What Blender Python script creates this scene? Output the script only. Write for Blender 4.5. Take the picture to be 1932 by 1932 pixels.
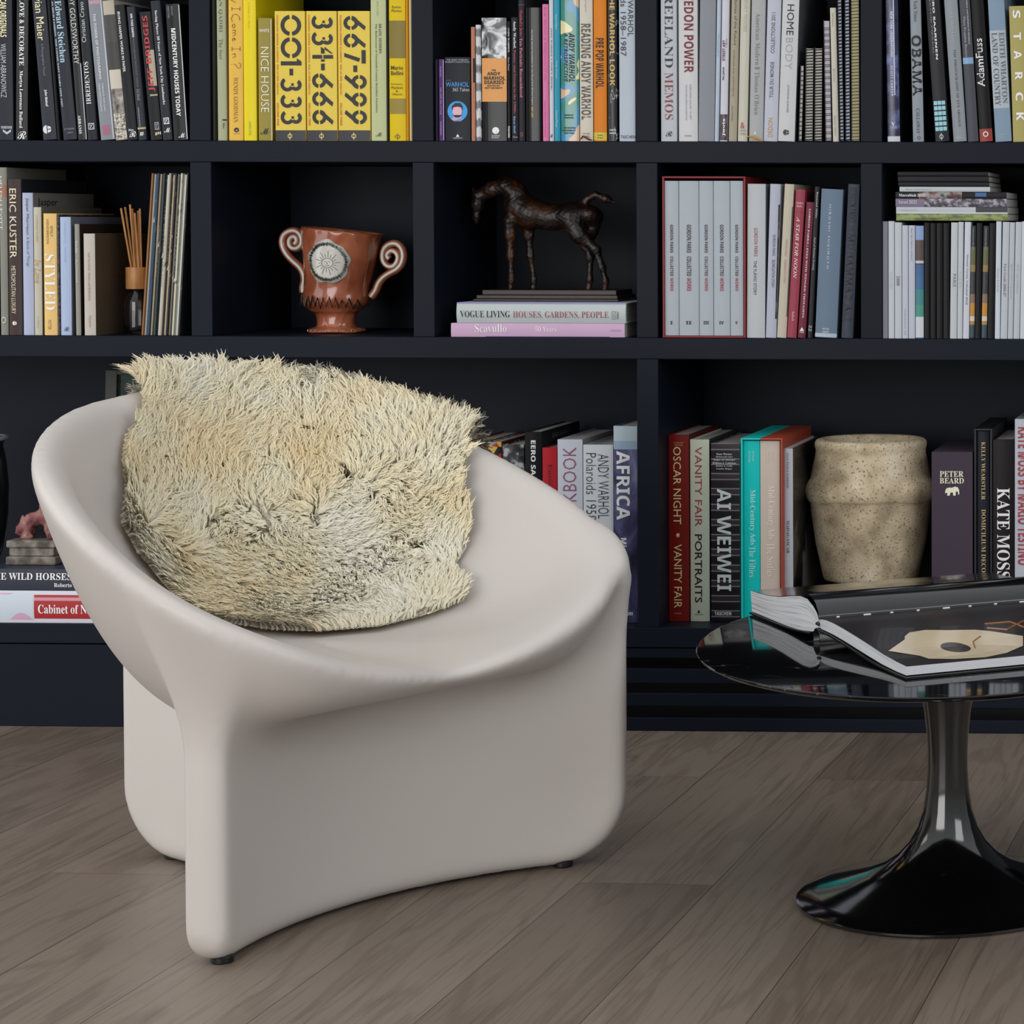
import bpy, math, random
import numpy as np
from mathutils import Vector, Matrix, Euler

for _o in list(bpy.data.objects):
    bpy.data.objects.remove(_o)
random.seed(7)
RNG = np.random.default_rng(11)
sc = bpy.context.scene
col = sc.collection

# ------------------------------------------------------------------ camera
CF, CPX, CPY = 4632.36, 2276.026, 555.010
CYAW, CPITCH, CROLL = 0.0241870, -0.0290093, -0.0026645
CAM = np.array([2.0904, -4.7261, 0.9926])


def _rot(yaw, pitch, roll):
    cy, sy, cp, sp, cr, sr = (math.cos(yaw), math.sin(yaw), math.cos(pitch), math.sin(pitch), math.cos(roll), math.sin(roll))
    Rz = np.array([[cy, -sy, 0], [sy, cy, 0], [0, 0, 1]])
    Rx = np.array([[1, 0, 0], [0, cp, -sp], [0, sp, cp]])
    Ry = np.array([[cr, 0, sr], [0, 1, 0], [-sr, 0, cr]])
    return Rz @ Rx @ Ry


CM = _rot(CYAW, CPITCH, CROLL)          # columns: right, forward, up
cd = bpy.data.cameras.new('camera')
cd.sensor_width = 36.0
cd.lens = CF / 1932 * 36
cd.shift_x = (966 - CPX) / 1932
cd.shift_y = (CPY - 966) / 1932
cd.clip_end = 60
cam = bpy.data.objects.new('camera', cd)
col.objects.link(cam)
_m = Matrix.Identity(4)
for _i in range(3):
    _m[_i][0], _m[_i][1], _m[_i][2], _m[_i][3] = CM[_i, 0], CM[_i, 2], -CM[_i, 1], CAM[_i]
cam.matrix_world = _m
sc.camera = cam

# ------------------------------------------------------------------ light
world = bpy.data.worlds.new('world')
sc.world = world
world.use_nodes = True
_bg = world.node_tree.nodes['Background']
_bg.inputs[0].default_value = (0.97, 0.985, 1.0, 1)
# soft room daylight: brighter from the white ceiling above than from the far walls
_wn, _wl = world.node_tree.nodes, world.node_tree.links
_wt = _wn.new('ShaderNodeTexCoord')
_ws = _wn.new('ShaderNodeSeparateXYZ')
_wm = _wn.new('ShaderNodeMapRange')
_wm.inputs[1].default_value, _wm.inputs[2].default_value = 0.0, 0.9
_wm.inputs[3].default_value, _wm.inputs[4].default_value = 0.30, 0.92
_wl.new(_wt.outputs['Generated'], _ws.inputs[0])
_wl.new(_ws.outputs['Z'], _wm.inputs[0])
_wl.new(_wm.outputs[0], _bg.inputs[1])


def area(name, loc, target, sx, sy, power, color):
    l = bpy.data.lights.new(name, 'AREA')
    l.shape = 'RECTANGLE'
    l.size, l.size_y, l.energy, l.color = sx, sy, power, color
    o = bpy.data.objects.new(name, l)
    o.location = loc
    o.rotation_euler = (Vector(target) - Vector(loc)).to_track_quat('-Z', 'Y').to_euler()
    col.objects.link(o)
    return o


area('window_light_left', (-1.75, -1.15, 1.05), (0.9, -0.75, 0.35), 1.9, 1.9, 21, (0.96, 0.98, 1.0))
area('window_light_front', (-0.6, -6.2, 1.5), (0.8, -0.3, 0.7), 3.4, 2.6, 125, (1.0, 0.985, 0.97))
area('window_light_right', (4.8, -3.4, 2.2), (1.3, 0.0, 0.9), 2.0, 1.8, 38, (0.93, 0.97, 1.0))
sc.cycles.max_bounces = 16
sc.cycles.diffuse_bounces = 10
sc.view_settings.view_transform = 'Standard'
sc.view_settings.look = 'None'
sc.view_settings.exposure = 0.0
sc.view_settings.gamma = 1.0
sc.view_settings.use_curve_mapping = False


# ------------------------------------------------------------------ helpers
def proj(X):
    v = (np.asarray(X, float) - CAM) @ CM
    return np.stack([CPX + CF * v[..., 0] / v[..., 1], CPY - CF * v[..., 2] / v[..., 1]], -1)


def ray(u, v):
    return CM @ np.array([(u - CPX) / CF, 1, -(v - CPY) / CF])


def aty(u, v, y=0.0):                    # a photo pixel on the vertical plane y
    d = ray(u, v)
    return CAM + d * (y - CAM[1]) / d[1]


def atz(u, v, z=0.0):                    # a photo pixel on the horizontal plane z
    d = ray(u, v)
    return CAM + d * (z - CAM[2]) / d[2]


def xat(u, z, y):                        # world x seen at pixel column u, height z, depth y
    v = 600
    for _ in range(4):
        p = aty(u, v, y)
        v = proj((p[0], y, z))[1]
    return p[0]


def lin(h):
    h = h.lstrip('#')
    c = [int(h[i:i + 2], 16) / 255 for i in (0, 2, 4)]
    return [x / 12.92 if x <= .04045 else ((x + .055) / 1.055) ** 2.4 for x in c]


GAIN = 1.08
_mats = {}


def newmat(name):
    m = bpy.data.materials.new(name)
    m.use_nodes = True
    nt = m.node_tree
    return m, nt, nt.nodes['Principled BSDF']


def mat(hexcol, rough=0.5, name='paint', gain=None, spec=0.5, coat=0.0, metal=0.0, bump=0.0, bscale=60, vary=0.06, vscale=14):
    key = (hexcol, rough, name, gain, spec, coat, metal, bump, bscale, vary)
    if key in _mats:
        return _mats[key]
    g = GAIN if gain is None else gain
    c = [min(.88, x * g) for x in lin(hexcol)]
    m, nt, b = newmat(name)
    N, L = nt.nodes, nt.links
    tc = N.new('ShaderNodeTexCoord')
    nz = N.new('ShaderNodeTexNoise')
    nz.inputs['Scale'].default_value = vscale
    nz.inputs['Detail'].default_value = 3
    L.new(tc.outputs['Object'], nz.inputs['Vector'])
    mx = N.new('ShaderNodeMix')
    mx.data_type = 'RGBA'
    mx.inputs[6].default_value = (*[x * (1 - vary) for x in c], 1)
    mx.inputs[7].default_value = (*[min(.9, x * (1 + vary)) for x in c], 1)
    L.new(nz.outputs['Fac'], mx.inputs[0])
    L.new(mx.outputs[2], b.inputs['Base Color'])
    b.inputs['Roughness'].default_value = rough
    b.inputs['Specular IOR Level'].default_value = spec
    b.inputs['Coat Weight'].default_value = coat
    b.inputs['Coat Roughness'].default_value = .1
    b.inputs['Metallic'].default_value = metal
    if bump:
        n2 = N.new('ShaderNodeTexNoise')
        n2.inputs['Scale'].default_value = bscale
        n2.inputs['Detail'].default_value = 6
        L.new(tc.outputs['Object'], n2.inputs['Vector'])
        bp = N.new('ShaderNodeBump')
        bp.inputs['Strength'].default_value = bump
        bp.inputs['Distance'].default_value = .004
        L.new(n2.outputs['Fac'], bp.inputs['Height'])
        L.new(bp.outputs['Normal'], b.inputs['Normal'])
    _mats[key] = m
    return m


def ramp_mat(name, stops, scale=20, rough=.35, kind='noise', const=False, stretch=(1, 1, 1), detail=4, dist=0.0, gain=None, coat=0.0):
    """a printed picture: noise, voronoi cells or wavy stripes through a colour ramp"""
    key = (name, tuple(stops), scale, kind, const, stretch, rough)
    if key in _mats:
        return _mats[key]
    g = GAIN if gain is None else gain
    m, nt, b = newmat(name)
    N, L = nt.nodes, nt.links
    tc = N.new('ShaderNodeTexCoord')
    mp = N.new('ShaderNodeMapping')
    mp.inputs['Scale'].default_value = stretch
    L.new(tc.outputs['Object'], mp.inputs['Vector'])
    if kind == 'voronoi':
        t = N.new('ShaderNodeTexVoronoi')
        out = t.outputs['Color']
    elif kind == 'wave':
        t = N.new('ShaderNodeTexWave')
        t.bands_direction = 'Z'
        t.inputs['Distortion'].default_value = dist
        t.inputs['Detail'].default_value = detail
        out = t.outputs['Fac']
    else:
        t = N.new('ShaderNodeTexNoise')
        t.inputs['Detail'].default_value = detail
        t.inputs['Distortion'].default_value = dist
        out = t.outputs['Fac']
    t.inputs['Scale'].default_value = scale
    L.new(mp.outputs[0], t.inputs['Vector'])
    r = N.new('ShaderNodeValToRGB')
    if const:
        r.color_ramp.interpolation = 'CONSTANT'
    e = r.color_ramp.elements
    while len(e) < len(stops):
        e.new(.5)
    for k, (p, h) in enumerate(stops):
        e[k].position = p
        e[k].color = (*[min(.9, x * g) for x in lin(h)], 1)
    L.new(out, r.inputs[0])
    L.new(r.outputs[0], b.inputs['Base Color'])
    b.inputs['Roughness'].default_value = rough
    b.inputs['Coat Weight'].default_value = coat
    _mats[key] = m
    return m


def pages_mat():
    if 'pages' in _mats:
        return _mats['pages']
    m, nt, b = newmat('paper_pages')
    N, L = nt.nodes, nt.links
    tc = N.new('ShaderNodeTexCoord')
    mp = N.new('ShaderNodeMapping')
    mp.inputs['Scale'].default_value = (900, 3, 3)
    nz = N.new('ShaderNodeTexNoise')
    nz.inputs['Scale'].default_value = 1
    L.new(tc.outputs['Object'], mp.inputs['Vector'])
    L.new(mp.outputs[0], nz.inputs['Vector'])
    r = N.new('ShaderNodeValToRGB')
    r.color_ramp.elements[0].position = .3
    r.color_ramp.elements[0].color = (.42, .40, .37, 1)
    r.color_ramp.elements[1].position = .62
    r.color_ramp.elements[1].color = (.72, .70, .66, 1)
    L.new(nz.outputs['Fac'], r.inputs[0])
    L.new(r.outputs[0], b.inputs['Base Color'])
    b.inputs['Roughness'].default_value = .85
    _mats['pages'] = m
    return m


class MB:
    """collects shapes into one mesh"""

    def __init__(s):
        s.v, s.f = [], []

    def add(s, vs, fs):
        k = len(s.v)
        s.v += [tuple(map(float, p)) for p in vs]
        s.f += [tuple(k + i for i in f) for f in fs]
        return s

    def box(s, x0, x1, y0, y1, z0, z1):
        return s.add([(x0, y0, z0), (x1, y0, z0), (x1, y1, z0), (x0, y1, z0), (x0, y0, z1), (x1, y0, z1), (x1, y1, z1), (x0, y1, z1)],
                     [(0, 3, 2, 1), (4, 5, 6, 7), (0, 1, 5, 4), (1, 2, 6, 5), (2, 3, 7, 6), (3, 0, 4, 7)])

    def prism(s, outline, z0, z1):       # outline: ccw list of (x, y)
        n = len(outline)
        return s.add([(x, y, z0) for x, y in outline] + [(x, y, z1) for x, y in outline],
                     [tuple(range(n - 1, -1, -1)), tuple(range(n, 2 * n))] + [(i, (i + 1) % n, n + (i + 1) % n, n + i) for i in range(n)])

    def lathe(s, prof, seg=64, c=(0, 0, 0), sx=1, sy=1):
        n = len(prof)
        vs = []
        for k in range(seg):
            a = 2 * math.pi * k / seg
            vs += [(c[0] + r * math.cos(a) * sx, c[1] + r * math.sin(a) * sy, c[2] + z) for r, z in prof]
        fs = []
        for k in range(seg):
            j = (k + 1) % seg
            fs += [(k * n + i, j * n + i, j * n + i + 1, k * n + i + 1) for i in range(n - 1)]
        return s.add(vs, fs)

    def tube(s, pts, rad, seg=10, caps=True):
        pts = [Vector(p) for p in pts]
        n = len(pts)
        if not hasattr(rad, '__len__'):
            rad = [rad] * n
        vs = []
        up = None
        for i, p in enumerate(pts):
            t = (pts[min(i + 1, n - 1)] - pts[max(i - 1, 0)]).normalized()
            if up is None:
                up = Vector((0, 1, 0)) if abs(t.y) < .9 else Vector((1, 0, 0))
            a = (up - t * up.dot(t)).normalized()
            up = a
            b = t.cross(a)
            for k in range(seg):
                w = 2 * math.pi * k / seg
                vs.append(p + (a * math.cos(w) + b * math.sin(w)) * rad[i])
        fs = []
        for i in range(n - 1):
            fs += [(i * seg + k, i * seg + (k + 1) % seg, (i + 1) * seg + (k + 1) % seg, (i + 1) * seg + k) for k in range(seg)]
        if caps:
            fs += [tuple(range(seg - 1, -1, -1)), tuple(range((n - 1) * seg, n * seg))]
        return s.add(vs, fs)

    def poly(s, pts):
        return s.add(pts, [tuple(range(len(pts)))])

    def build(s, name, m, parent=None, smooth=False, bevel=0, bseg=2, auto=None):
        me = bpy.data.meshes.new(name)
        me.from_pydata(s.v, [], s.f)
        me.update()
        o = bpy.data.objects.new(name, me)
        col.objects.link(o)
        me.materials.append(m)
        if smooth:
            me.shade_smooth()
        if auto:
            me.shade_smooth()
            me.set_sharp_from_angle(angle=math.radians(auto))
        if bevel:
            bv = o.modifiers.new('bevel', 'BEVEL')
            bv.width, bv.segments, bv.limit_method = bevel, bseg, 'ANGLE'
        if parent:
            o.parent = parent
        return o


def np_mesh(name, V, F, m, parent=None, smooth=True):
    V = np.asarray(V, np.float32)
    F = np.asarray(F, np.int32)
    me = bpy.data.meshes.new(name)
    me.vertices.add(len(V))
    me.vertices.foreach_set('co', V.ravel())
    k = F.shape[1]
    me.loops.add(F.size)
    me.loops.foreach_set('vertex_index', F.ravel())
    me.polygons.add(len(F))
    me.polygons.foreach_set('loop_start', np.arange(0, F.size, k, dtype=np.int32))
    me.update(calc_edges=True)
    me.validate()
    if smooth:
        me.shade_smooth()
    me.materials.append(m)
    o = bpy.data.objects.new(name, me)
    col.objects.link(o)
    if parent:
        o.parent = parent
    return o


def thing(name, label, cat, loc=(0, 0, 0), rot=(0, 0, 0), group=None):
    o = bpy.data.objects.new(name, None)
    o.empty_display_size = .03
    o.location, o.rotation_euler = loc, rot
    col.objects.link(o)
    tag(o, label, cat, group)
    return o


def tag(o, label, cat, group=None):
    o['label'], o['category'] = label, cat
    if group:
        o['group'] = group
    return o


def structure(o):
    o['kind'] = 'structure'
    return o


def surface_nets(F, org, h):
    """smooth quad surface of the zero level of a sampled field (negative inside)"""
    F = F.astype(np.float32)
    nx, ny, nz = F.shape
    acc = np.zeros((nx - 1, ny - 1, nz - 1, 3), np.float32)
    cnt = np.zeros((nx - 1, ny - 1, nz - 1), np.float32)
    cor = [(i, j, k) for i in (0, 1) for j in (0, 1) for k in (0, 1)]

    def S(c):
        return F[c[0]:nx - 1 + c[0], c[1]:ny - 1 + c[1], c[2]:nz - 1 + c[2]]
    for a in cor:
        for ax in range(3):
            if a[ax] == 0:
                b = list(a)
                b[ax] = 1
                fa, fb = S(a), S(b)
                cr = (fa < 0) != (fb < 0)
                t = np.where(cr, fa / np.where(cr, fa - fb, 1), 0)
                for d in range(3):
                    acc[..., d] += np.where(cr, a[d] + (t if d == ax else 0), 0)
                cnt += cr
    act = cnt > 0
    idx = -np.ones(act.shape, np.int64)
    idx[act] = np.arange(act.sum())
    ijk = np.argwhere(act)
    V = (ijk + acc[act] / cnt[act][:, None]) * h + np.asarray(org)
    Q = []
    neg = F < 0
    for ax in range(3):
        sl0, sl1 = [slice(None)] * 3, [slice(None)] * 3
        sl0[ax], sl1[ax] = slice(0, -1), slice(1, None)
        a, b = neg[tuple(sl0)], neg[tuple(sl1)]
        e = np.argwhere(a != b)
        o1, o2 = [x for x in range(3) if x != ax]
        e = e[(e[:, o1] > 0) & (e[:, o2] > 0) & (e[:, o1] < F.shape[o1] - 1) & (e[:, o2] < F.shape[o2] - 1)]
        q = []
        for d1, d2 in ((-1, -1), (0, -1), (0, 0), (-1, 0)):
            c = e.copy()
            c[:, o1] += d1
            c[:, o2] += d2
            q.append(idx[c[:, 0], c[:, 1], c[:, 2]])
        q = np.stack(q, 1)
        fl = a[e[:, 0], e[:, 1], e[:, 2]]
        if ax == 1:
            fl = ~fl
        q[~fl] = q[~fl][:, ::-1]
        Q.append(q)
    return V, np.concatenate(Q)


def smin(a, b, k):
    h = np.clip(.5 + .5 * (b - a) / k, 0, 1)
    return b * (1 - h) + a * h - k * h * (1 - h)


def smax(a, b, k):
    return -smin(-a, -b, k)


def grid(lo, hi, h):
    ax = [np.arange(lo[i], hi[i] + h, h) for i in range(3)]
    return np.meshgrid(*ax, indexing='ij')


def capsules(X, Y, Z, segs, k):
    """smooth union of tapered capsules: (a, b, ra, rb)"""
    D = None
    for a, b, ra, rb in segs:
        a, b = np.asarray(a, float), np.asarray(b, float)
        d = b - a
        L2 = max((d * d).sum(), 1e-12)
        t = np.clip(((X - a[0]) * d[0] + (Y - a[1]) * d[1] + (Z - a[2]) * d[2]) / L2, 0, 1)
        s = np.sqrt((X - a[0] - t * d[0]) ** 2 + (Y - a[1] - t * d[1]) ** 2 + (Z - a[2] - t * d[2]) ** 2) - (ra + (rb - ra) * t)
        D = s if D is None else smin(D, s, k)
    return D


# ------------------------------------------------------------------ lettering
def _mp(up, lo, dig, exc={}):
    def f(s):
        r = ''
        for ch in s:
            if ch in exc:
                r += exc[ch]
            elif 'A' <= ch <= 'Z' and up:
                r += chr(up + ord(ch) - 65)
            elif 'a' <= ch <= 'z' and lo:
                r += chr(lo + ord(ch) - 97)
            elif '0' <= ch <= '9' and dig:
                r += chr(dig + ord(ch) - 48)
            else:
                r += ch
        return r
    return f


FONT = {'s': (lambda s: s, 0.0), 'l': (lambda s: s, -0.012), 'S': (lambda s: s, 0.009),
        'b': (_mp(0x1D5D4, 0x1D5EE, 0x1D7EC), 0.0), 'B': (_mp(0x1D5D4, 0x1D5EE, 0x1D7EC), 0.007),
        'I': (_mp(0x1D63C, 0x1D656, 0x1D7EC), 0.0),
        'R': (_mp(0x1D400, 0x1D41A, 0x1D7CE), 0.0), 'r': (_mp(0x1D400, 0x1D41A, 0x1D7CE), -0.010),
        'i': (_mp(0x1D434, 0x1D44E, 0, {'h': '\u210e'}), 0.006),
        'c': (_mp(0x1D4D0, 0x1D4EA, 0), 0.0)}
_tcache = {}
_tm = []
_tc = bpy.data.curves.new('lettering', 'FONT')
_tc.resolution_u = 2
_to = bpy.data.objects.new('lettering', _tc)      # scratch type, removed at the end


def text_geo(s, style):
    k = (s, style)
    if k in _tcache:
        return _tcache[k]
    f, off = FONT[style]
    _tc.body = f(s)
    _tc.offset = off
    me = bpy.data.meshes.new_from_object(_to)
    V = np.zeros(len(me.vertices) * 3, np.float32)
    me.vertices.foreach_get('co', V)
    V = V.reshape(-1, 3)[:, :2].copy()
    F = [tuple(p.vertices) for p in me.polygons]
    _tm.append(me)
    lo, hi = V.min(0), V.max(0)
    V = (V - lo) / np.maximum(hi - lo, 1e-6)
    _tcache[k] = (V, F)
    return V, F


def ink(hexcol, rough=.5):
    return mat(hexcol, rough, 'printed_ink', gain=1.15, vary=0.0)

# ------------------------------------------------------------------ room shell
PITCH, POST = 0.436, 0.0414
Z1T, Z1B, Z2T, Z2B, Z3T, Z3B = 1.1471, 1.1058, 0.7671, 0.7257, 0.2031, 0.1644
DEPTH = 0.3886


def floor_mat():
    m, nt, b = newmat('oak_planks')
    N, L = nt.nodes, nt.links
    tc = N.new('ShaderNodeTexCoord')
    mp = N.new('ShaderNodeMapping')
    mp.inputs['Rotation'].default_value = (0, 0, math.radians(-88))
    mp.inputs['Location'].default_value = (.35, .075, 0)
    L.new(tc.outputs['Object'], mp.inputs['Vector'])

    def brick(c1, c2, mort, msize):
        bk = N.new('ShaderNodeTexBrick')
        bk.offset, bk.offset_frequency, bk.squash = .37, 2, 1
        bk.inputs['Scale'].default_value = 1
        bk.inputs['Brick Width'].default_value = 1.9
        bk.inputs['Row Height'].default_value = .205
        bk.inputs['Mortar Size'].default_value = msize
        bk.inputs['Mortar Smooth'].default_value = .3
        bk.inputs['Color1'].default_value = c1
        bk.inputs['Color2'].default_value = c2
        bk.inputs['Mortar'].default_value = mort
        L.new(mp.outputs[0], bk.inputs['Vector'])
        return bk
    bk = brick((0, 0, 0, 1), (1, 1, 1, 1), (.5, .5, .5, 1), .0)
    bk2 = brick((1, 1, 1, 1), (1, 1, 1, 1), (0, 0, 0, 1), .0009)
    # per-plank offset so the grain differs from plank to plank
    off = N.new('ShaderNodeVectorMath')
    off.operation = 'MULTIPLY_ADD'
    L.new(bk.outputs['Color'], off.inputs[0])
    off.inputs[1].default_value = (7.3, 3.1, 5.7)
    L.new(mp.outputs[0], off.inputs[2])
    g1 = N.new('ShaderNodeMapping')
    g1.inputs['Scale'].default_value = (1.1, 8.5, 1)
    L.new(off.outputs[0], g1.inputs['Vector'])
    n1 = N.new('ShaderNodeTexNoise')
    n1.inputs['Scale'].default_value = 1.6
    n1.inputs['Detail'].default_value = 3
    n1.inputs['Distortion'].default_value = .6
    L.new(g1.outputs[0], n1.inputs['Vector'])
    # growth rings: repeated bands of the stretched noise
    mu = N.new('ShaderNodeMath')
    mu.operation = 'MULTIPLY'
    mu.inputs[1].default_value = 26
    L.new(n1.outputs['Fac'], mu.inputs[0])
    sn = N.new('ShaderNodeMath')
    sn.operation = 'SINE'
    L.new(mu.outputs[0], sn.inputs[0])
    g2 = N.new('ShaderNodeMapping')
    g2.inputs['Scale'].default_value = (5, 210, 1)
    L.new(off.outputs[0], g2.inputs['Vector'])
    n2 = N.new('ShaderNodeTexNoise')
    n2.inputs['Scale'].default_value = 1
    n2.inputs['Detail'].default_value = 4
    L.new(g2.outputs[0], n2.inputs['Vector'])
    base = N.new('ShaderNodeValToRGB')
    e = base.color_ramp.elements
    e[0].color, e[1].color = (.150, .116, .090, 1), (.240, .194, .155, 1)
    L.new(bk.outputs['Color'], base.inputs[0])

    def mixc(a, fac, colr, mode='MULTIPLY'):
        mx = N.new('ShaderNodeMix')
        mx.data_type = 'RGBA'
        mx.blend_type = mode
        L.new(a, mx.inputs[6])
        L.new(fac, mx.inputs[0])
        mx.inputs[7].default_value = colr
        return mx.outputs[2]
    r1 = N.new('ShaderNodeMapRange')
    r1.inputs[1].default_value, r1.inputs[2].default_value = .1, 1
    r1.inputs[3].default_value, r1.inputs[4].default_value = 0, .46
    L.new(sn.outputs[0], r1.inputs[0])
    r2 = N.new('ShaderNodeMapRange')
    r2.inputs[1].default_value, r2.inputs[2].default_value = .52, .72
    r2.inputs[3].default_value, r2.inputs[4].default_value = 0, .6
    L.new(n2.outputs['Fac'], r2.inputs[0])
    c = mixc(base.outputs[0], r1.outputs[0], (.62, .58, .55, 1))
    c = mixc(c, r2.outputs[0], (.55, .50, .46, 1))
    r3 = N.new('ShaderNodeMath')
    r3.operation = 'SUBTRACT'
    r3.inputs[0].default_value = 1
    L.new(bk2.outputs['Color'], r3.inputs[1])
    c = mixc(c, r3.outputs[0], (.3, .28, .26, 1))
    L.new(c, b.inputs['Base Color'])
    b.inputs['Roughness'].default_value = .42
    b.inputs['Specular IOR Level'].default_value = .45
    bp = N.new('ShaderNodeBump')
    bp.inputs['Strength'].default_value = .22
    bp.inputs['Distance'].default_value = .0008
    L.new(n2.outputs['Fac'], bp.inputs['Height'])
    L.new(bp.outputs[0], b.inputs['Normal'])
    return m


structure(MB().box(-3.2, 5.6, -6.4, .44, -.03, 0).build('floor', floor_mat()))
NAVY = mat('#151a25', .45, 'navy_satin_paint', gain=1.0, spec=.12, vary=.04, bump=.03, bscale=180)
VOID = mat('#08090c', .7, 'painted_void_shade', gain=1)
structure(MB().box(-3.2, 5.6, .425, .47, 0, 2.6).build('wall_back', mat('#23262f', .6, 'wall_paint', gain=1)))

bc = thing('bookcase', 'dark navy built-in bookcase filling the wall behind the chair', 'bookcase', (0, 0, 0))
X0, X1 = -.8, 2.15


def part(bounds, name, m=NAVY, bev=.0014):
    return MB().box(*bounds).build(name, m, bc, bevel=bev)


part((X0, X1, DEPTH, DEPTH + .018, 0, 1.95), 'back_panel')
part((X0, X1, 0, DEPTH, 1.4865, 1.5278), 'shelf_board')
part((X0, X1, 0, DEPTH, Z1B, Z1T), 'shelf_board')
part((X0, X1, 0, DEPTH, Z2B, Z2T), 'shelf_board')
part((X0, X1, 0, DEPTH, Z3B, Z3T), 'shelf_board')
for i in range(-1, 5):
    x = i * PITCH
    part((x, x + POST, .0006, DEPTH, Z1T, 1.4865), 'divider')
    part((x, x + POST, .0006, DEPTH, Z2T, Z1B), 'divider')
for i in (2, 4):
    part((i * PITCH, i * PITCH + POST, .0006, DEPTH, Z3T, Z2B), 'divider')
part((X0, .60, .004, .022, 0, Z3B - .0025), 'base_panel')
part((.60, .64, .004, .06, 0, Z3B), 'base_panel')
part((X0, X1, .10, .12, 0, Z3B), 'base_panel', VOID)  # near-black sheet, the shade behind the slats put into its colour
for za, zb in ((.0005, .026), (.049, .074), (.094, .122), (.143, .1622)):
    part((.64, X1, .004, .016, za, zb), 'vent_slat')

# ------------------------------------------------------------------ lounge chair
CC = np.array([.697, -1.156])
FRONT = math.radians(-31.7)
_RK = np.array([(0, .318, .366), (30, .376, .400), (45, .436, .446), (60, .452, .498), (75, .430, .556), (90, .404, .60), (105, .394, .642),
                (127, .386, .686), (150, .384, .720), (180, .386, .737)])


def _smooth_tab(c):
    a = np.linspace(-180, 180, 721)
    v = np.interp(np.abs(a), _RK[:, 0], _RK[:, c])
    k = np.exp(-.5 * (np.arange(-40, 41) * .5 / 7) ** 2)
    k /= k.sum()
    return a, np.convolve(np.concatenate([v[-41:-1], v, v[1:41]]), k, 'valid')


_A, _RT = _smooth_tab(1)
_, _HT = _smooth_tab(2)


def rimR(rel):
    return np.interp(rel, _A, _RT)


def rimH(rel):
    return np.interp(rel, _A, _HT)


ZB, ZI, WALL = .262, .372, .046


def bowl_bottom(rel):
    return ZB + .062 * np.exp(-(rel / 60) ** 4)


def bowl_power(rel):
    return 3.57 + 7 * np.exp(-(rel / 55) ** 4)


def seat_z(rho, rel):                    # inner surface of the bowl
    return ZI + (rimH(rel) - ZI) * (rho / (rimR(rel) - WALL)) ** 3.3


def local_polar(X, Y):
    dx, dy = X - CC[0], Y - CC[1]
    rho = np.hypot(dx, dy)
    rel = (np.degrees(np.arctan2(dy, dx) - FRONT) + 180) % 360 - 180
    return rho, rel


def build_chair():
    h = .0065
    X, Y, Z = grid((CC[0] - .47, CC[1] - .47, .004), (CC[0] + .47, CC[1] + .47, .785), h)
    rho, rel = local_polar(X, Y)
    R, H = rimR(rel), rimH(rel)
    q = np.clip(rho / R, 0, 1.25)
    zb_ = bowl_bottom(rel)
    pw = bowl_power(rel)
    zl = zb_ + (H - zb_) * q ** pw
    g_out = (zl - Z) / np.sqrt(1 + ((H - zb_) * pw * q ** (pw - 1) / R) ** 2)
    # three-winged foot with concave faces
    c, rr = .674, .554
    face = None
    for k in range(3):
        a = FRONT + k * 2 * math.pi / 3
        d = rr - np.hypot(X - CC[0] - c * math.cos(a), Y - CC[1] - c * math.sin(a))
        face = d if face is None else smax(face, d, .012)
    re = np.interp(rel, [-180, -120, -58, 0, 58, 120, 180], [.447, .42, .378, .41, .4505, .43, .447])
    rc = np.interp(np.abs(rel + 58), [0, 40, 60], [.040, .105, .110])
    end = rho - re
    bot = .003 - Z
    e2, b2 = end + rc, bot + rc
    eb = np.hypot(np.maximum(e2, 0), np.maximum(b2, 0)) + np.minimum(np.maximum(e2, b2), 0) - rc
    foot = smax(face, eb, .026)
    foot = smax(foot, Z - np.minimum(seat_z(np.minimum(rho, R - WALL), rel), H) - .0, .02)
    body = smin(g_out, foot, .075 - .047 * np.exp(-(rel / 52) ** 2))
    qi = np.clip(rho / (R - WALL), 0, 1.3)
    zi = ZI + (H - ZI) * qi ** 3.3
    g_in = (Z - zi) / np.sqrt(1 + ((H - ZI) * 3.3 * qi ** 2.3 / (R - WALL)) ** 2)
    body = smax(body, g_in, .03 + .022 * np.exp(-(rel / 62) ** 2))
    body = smax(body, Z - H, .032)
    body = smax(body, rho - R - .004 - .012 * np.exp(-((rel - 58) / 11) ** 2) - .10 * np.clip((H - .035 - Z) / .06, 0, 1), .02)
    V, F = surface_nets(body, (CC[0] - .47, CC[1] - .47, .004), h)
    root = thing('lounge_chair', 'sculptural warm white moulded lounge chair with the sheepskin on it', 'chair', (CC[0], CC[1], 0))
    V = V - np.array([CC[0], CC[1], 0])
    o = np_mesh('shell', V, F, mat('#cdc6c0', .42, 'matt_ivory_plastic', gain=1.0, vary=.012, spec=.4), root)
    sm = o.modifiers.new('smooth', 'SMOOTH')
    sm.factor, sm.iterations = .5, 8
    blk = mat('#101012', .4, 'black_rubber', gain=1)
    for rl, r in ((-58.3, .343), (58.3, .352), (180, .357)):
        a = FRONT + math.radians(rl)
        MB().lathe([(0, 0), (.013, 0), (.015, .002), (.015, .008), (.012, .011), (.012, .028), (0, .028)], 24,
                   (r * math.cos(a), r * math.sin(a), 0)).build('foot_glide', blk, root, smooth=False, auto=40)
    # fine moulding seam just under the front lip
    pts = []
    for t in np.linspace(-50, 56, 60):
        r, H_ = float(rimR(t)), float(rimH(t))
        a = FRONT + math.radians(t)
        pts.append(((r + .0005) * math.cos(a), (r + .0005) * math.sin(a), H_ - .020))
    return root


build_chair()

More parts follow.
